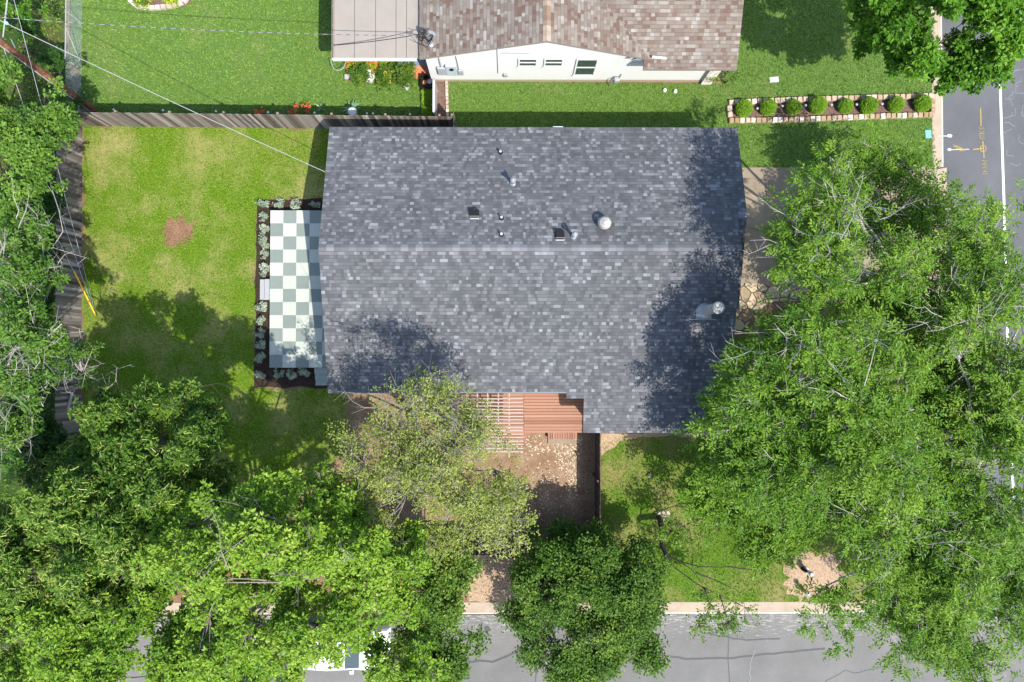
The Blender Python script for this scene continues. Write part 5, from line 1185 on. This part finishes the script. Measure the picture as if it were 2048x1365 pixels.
# tarp
c=at(830,128,.3); mb=MB(); n=12; vs=[]
for i in range(n):
    for j in range(6):
        u=i/(n-1); v=j/5; vs.append((c[0]-.75+1.5*u,c[1]-.35+.7*v+.35*math.sin(u*2.4),.1+.75*math.sin(math.pi*v)*(1-.3*u)+.03*math.sin(u*17)))
mb.add(vs,[[i*6+j,(i+1)*6+j,(i+1)*6+j+1,i*6+j+1] for i in range(n-1) for j in range(5)]); tag(mb.build('tarp',MT['tarp'],smooth=True),'blue grey tarp draped over a low heap beside the carport','tarp')
mb=MB(); mb.tube([at(662+14*(1-math.cos(a))*1.05,118+23*math.sin(a)**.8 if math.sin(a)>0 else 118,.5) for a in np.linspace(0.02,3.1,16)],.018,6); tag(mb.build('garden_hose',MT['lgrey']),'pale looped hose hanging at the corner of the carport','hose')
# crate with pots
c=at(855,165,.25); t=thing('plant_crate',(c[0],c[1],0),'dark green crate of pots beside the white gate','crate'); mb=MB()
for a in ((-.3,-.3,.3,-.26),(-.3,.26,.3,.3),(-.3,-.26,-.26,.26),(.26,-.26,.3,.26)): mb.box(c[0]+a[0],c[1]+a[1],0,c[0]+a[2],c[1]+a[3],.4)
mb.build('frame',MT['under_c'] if 'under_c' in MT else MT['black'],t); mb=MB(); mb.lathe((c[0]+.1,c[1]+.02,0),[(.08,0),(.11,.3),(.08,.3)],12); mb.build('cup',MT['lgrey'],t); mb=MB(); mb.lathe((c[0]-.13,c[1]-.02,0),[(.08,0),(.1,.3),(.07,.3)],12); mb.build('cup',MT['terracotta'],t)
r=np.random.default_rng(430); x0=at(847,180)[0]; x1=at(866,180)[0]; y1=at(850,184)[1]; y0=at(850,233)[1]
n=520; p=np.stack([r.uniform(x0,x1,n),r.uniform(y0,y1,n),r.uniform(.05,.3,n)],1); V,tt=sprays(r,p,unit(r.normal(size=(n,3))+np.array([0,0,1.2])),np.clip(r.normal(.5,.2,n),0,1),'rosette',.085,.045)
tag(mesh_np('ground_cover',V,[np.arange(len(V)).reshape(-1,4)],L_['limeplant'],rnd=tt),'lime green ground cover in the narrow bed by the white gate',None,None,'stuff')
xg=at(869,160)[0]+.12; ga=at(869,150,1.45)[1]; gb=at(873,232,.9)[1]
gt=thing('white_gate',(xg,(ga+gb)/2,0),'thin pale gate panel between the carport bed and the mulch strip','gate')
mb=MB(); mb.box(xg-.02,gb,.08,xg+.02,ga-.25,1.38); mb.build('panel',MT['lgrey'],gt); mb=MB(); mb.box(xg-.045,gb,1.385,xg+.045,ga-.25,1.43); mb.build('cap_rail',MT['cover_white'],gt); mb=MB(); mb.box(xg-.05,ga-.245,0,xg+.05,ga-.13,1.5); mb.build('post',MT['lgrey'],gt)
# plants on the north side of the fence
def strap(c,n,ln,label,name,seed,mat,w=.035):
    r=np.random.default_rng(seed); t=thing(name,(c[0],c[1],0),label,'plant'); mb=MB()
    for i in range(n):
        a=r.random()*6.28; l=ln*r.uniform(.6,1.1); d=np.array([math.cos(a),math.sin(a),0]); s=np.array([-d[1],d[0],0]); pts=[]
        for q in np.linspace(0,1,6): pts.append(np.array([c[0],c[1],.02])+d*l*q*.8+np.array([0,0,l*(q*1.1-q*q*.75)]))
        vs=[]
        for k_,q in enumerate(pts): ww=w*(1-(k_/5)**2)+.003; vs+=[q-s*ww,q+s*ww]
        mb.add(vs,[[2*k_,2*k_+1,2*k_+3,2*k_+2] for k_ in range(5)],r.random())
    mb.build('leaves',mat,t); return t
strap(at(704,219,.1),26,.62,'clump of blue green strap leaves behind the white rimmed pot','strap_leaf_plant',440,L_['agave'])
strap(at(640,216,.1),8,.4,'small clump of strap leaves behind the fence','strap_leaf_plant',441,L_['agave'],.02)
pot(at(705,224.5,.8),.19,.14,.85,MT['cover_white'],'white rimmed round pot behind the board fence')
for i,(px,py,lab) in enumerate([(591,219,'red lily blooms behind the board fence, left of two clumps'),(612,215,'red lily blooms behind the board fence, right of two clumps'),(522,222,'low red flowers behind the fence near the cable')]):
    t=strap(at(px,py,.1),14,.45,lab,'lily',450+i,L_['maple'],.018); c=at(px,py,.5); r=np.random.default_rng(460+i); p=np.array([c[0],c[1],.45])+r.normal(size=(6,3))*np.array([.12,.12,.05]); V,tt=sprays(r,p,np.tile([0,0,1.],(6,1)),r.random(6),'rosette',.11,.06); mesh_np('flower',V,[np.arange(len(V)).reshape(-1,4)],L_['fl_red'],t,rnd=tt)
lp2=None
for i,(px,py) in enumerate([(227,219.5),(326,221),(432,223),(536,225),(629,226),(734,227.5),(746,227.5),(820,229)]):
    c=at(px,py,.5); lab=on[i]+' small white stake light from the west behind the board fence' if i<5 else ['left of two white stake lights beside the rimmed pot','right of two white stake lights beside the rimmed pot','small white stake light behind the fence near the lime ground cover'][i-5]
    if lp2 is None:
        lp2=thing('stake_light',(c[0],c[1],0),lab,'garden light','stake lights behind the fence'); mb=MB(); mb.lathe((c[0],c[1],0),[(.012,0),(.012,.45)],6); mb.build('stake',MT['lgrey'],lp2); mb=MB(); mb.lathe((c[0],c[1],.45),[(.02,0),(.05,.03),(.05,.06),(.0,.08)],10); mb.build('lamp_head',MT['white'],lp2)
    else: copy_thing(lp2,(c[0],c[1],0),0,1,lab)
# yellow flowers top-left bed
t=tuft('flower_clump',at(285,2,.2),130,.42,.3,L_['maple'],'yellow flowering clump at the west end of the top flower bed','plant',None,L=.08,W=.03,seed=470,flowers=(L_['fl_ye'],26,.06))
t=tuft('flower_clump',at(345,-2,.2),130,.42,.3,L_['limeplant'],'yellow flowering clump at the east end of the top flower bed','plant',None,L=.08,W=.03,seed=471,flowers=(L_['fl_ye'],26,.06))

# ------------------------------------------------------------------ lids, caps, meters
def lid(px,py,sx,sy,ang,mat,label,name):
    c=at(px,py,0); t=MB(); t.obox(c,ang,sx,sy,.0,.03); t.obox(c,ang,sx*.8,sy*.8,.0301,.04); return tag(t.build(name,mat),label,'utility lid')
lid(1548,160,.21,.13,.12,MT['cover_white'],'white utility lid set in the neighbour\'s front lawn','valve_box')
lid(1856,269,.14,.19,.05,MT['cover_blue'],'blue utility lid in the lawn by the kerb','valve_box')
for px,py,s in ((1329,182,'left'),(1350,184,'right')):
    c=at(px,py,0); mb=MB(); mb.lathe((c[0],c[1],0),[(.09,0),(.085,.1),(.07,.13),(.03,.13),(.03,.16),(0,.16)],14); tag(mb.build('cleanout_cap',MT['white']),s+' white cleanout cap in the side lawn','pipe cap')
c=at(1230,162,.3); t=thing('gas_meter',(c[0],c[1],0),'grey gas meter on pipes against the white wall','gas meter')
mb=MB(); mb.box(c[0]-.08,c[1]-.12,.35,c[0]+.18,c[1]+.1,.62,bev=.04); mb.build('meter_body',MT['lgrey'],t); mb=MB(); mb.tube([(c[0]-.22,c[1]-.16,0),(c[0]-.2,c[1]-.1,.55),(c[0]-.05,c[1],.72),(c[0]+.1,c[1],.72)],.025,8); mb.tube([(c[0]+.14,c[1],.6),(c[0]+.2,c[1]+.05,.85),(c[0]+.2,YW-.02,.9)],.025,8); mb.build('pipework',MT['galv'],t)
for px,py,m_,lab in ((1611,1140,MT['white'],'white capped meter post on the pale soil by the south kerb'),(1604,1178,MT['rustwood'],'rusty brown meter post nearest the south kerb')):
    c=at(px,py,0); t=thing('meter_post',(c[0],c[1],0),lab,'meter post'); mb=MB(); mb.lathe((c[0],c[1],0),[(.13,0),(.13,.08),(.075,.1),(.075,.55)],14); mb.build('post',m_,t)
    mb=MB(); mb.lathe((c[0],c[1],.55),[(.1,0),(.12,.04),(.1,.12),(.04,.15),(0,.15)],14); mb.build('cap',MT['galv'] if m_ is MT['white'] else MT['lgrey'],t)
    if m_ is MT['white']:
        mb=MB(); mb.lathe((c[0]-.16,c[1]+.06,0),[(.08,0),(.08,.4),(.03,.42)],12); mb.build('side_pipe',MT['black'],t)
c=at(1298,951,0); mb=MB(); mb.lathe((c[0],c[1],0),[(.1,0),(.11,.06),(.07,.1),(0,.11)],9); tag(mb.build('grey_rock',MT['concrete']),'small grey rock lying in the front lawn','rock')
c=at(974,1260,0); mb=MB(); mb.lathe((c[0],c[1],-.12),[(.13,0),(.13,.012),(0,.013)],14); tag(mb.build('valve_cover',MT['tar']),'small round dark valve cover in the south road','utility lid')

# ------------------------------------------------------------------ parked car under the lime tree
ca=at(675,1306,1.0); car=thing('parked_car',(ca[0],ca[1],-.12),'white car parked under the lime green tree on the south road','car')
def car_mesh(profile,half):
    """profile: list of (x, zlow, ztop, halfwidth_top); loft across the length"""
    mb=MB(); n=len(profile); vs=[]
    for (x,zl_,zt_,hw) in profile:
        for (yy,zz_) in ((-half,zl_),(-half*1.0,(zl_+min(zt_,.85))*.5+.1),(-min(half,hw+.08),min(zt_,.88)),(-hw,zt_),(hw,zt_),(min(half,hw+.08),min(zt_,.88)),(half,(zl_+min(zt_,.85))*.5+.1),(half,zl_)):
            vs.append((ca[0]+x,ca[1]+yy,zz_-.12))
    fs=[[i*8+k,(i+1)*8+k,(i+1)*8+k+1,i*8+k+1] for i in range(n-1) for k in range(7)]
    fs+=[list(range(8)),[(n-1)*8+k for k in range(8)][::-1]]; mb.add(vs,fs); return mb
pr=[(-2.25,.4,.62,.7),(-2.15,.3,.9,.78),(-1.75,.28,1.0,.8),(-1.2,.28,1.42,.62),(-.4,.28,1.5,.64),(.35,.28,1.44,.62),(1.0,.28,1.0,.8),(1.7,.28,.92,.8),(2.15,.32,.78,.74),(2.28,.4,.6,.66)]
body=car_mesh(pr,.9).build('body',MT['car'],car,smooth=False)
mb=MB(); z=lambda q:q-.12
mb.add([(ca[0]+.40,ca[1]-.58,z(1.435)),(ca[0]+.40,ca[1]+.58,z(1.435)),(ca[0]+.96,ca[1]+.72,z(1.045)),(ca[0]+.96,ca[1]-.72,z(1.045))],[[0,3,2,1]]); mb.build('windscreen',MT['glass'],car)
mb=MB(); mb.add([(ca[0]-1.26,ca[1]-.58,z(1.39)),(ca[0]-1.26,ca[1]+.58,z(1.39)),(ca[0]-1.7,ca[1]+.72,z(1.06)),(ca[0]-1.7,ca[1]-.72,z(1.06))],[[0,1,2,3]]); mb.build('rear_window',MT['glass'],car)
for s in (-1,1):
    mb=MB(); mb.add([(ca[0]-1.05,ca[1]+s*.675,z(1.34)),(ca[0]+.25,ca[1]+s*.675,z(1.36)),(ca[0]+.75,ca[1]+s*.86,z(.95)),(ca[0]-1.3,ca[1]+s*.86,z(.95))],[[0,1,2,3]]); mb.build('side_window',MT['glass'],car)
    for x in (-1.4,1.42):
        mb=MB(); mb.lathe((0,0,0),[(.2,-.1),(.31,-.1),(.33,-.06),(.33,.06),(.31,.1),(.2,.1)],20); mb.v=[(ca[0]+x+v[0],ca[1]+s*.8+v[2]*s,z(.33)+v[1]) for v in mb.v]; wh=mb.build('wheel',MT['rubber'],car)
        mb=MB(); mb.lathe((0,0,0),[(.19,.0),(.19,.105),(.05,.09),(0,.09)],14); mb.v=[(ca[0]+x+v[0],ca[1]+s*.8+v[2]*s,z(.33)+v[1]) for v in mb.v]; mb.build('rim',MT['lgrey'],wh)
    mb=MB(); mb.box(ca[0]+2.17,ca[1]+s*.55-.14,z(.62),ca[0]+2.3,ca[1]+s*.55+.14,z(.74)); mb.build('headlight',MT['lgrey'],car)
    mb=MB(); mb.box(ca[0]+.55,ca[1]+s*.92-.06,z(.98),ca[0]+.7,ca[1]+s*.92+.08,z(1.1)); mb.build('mirror',MT['car'],car)
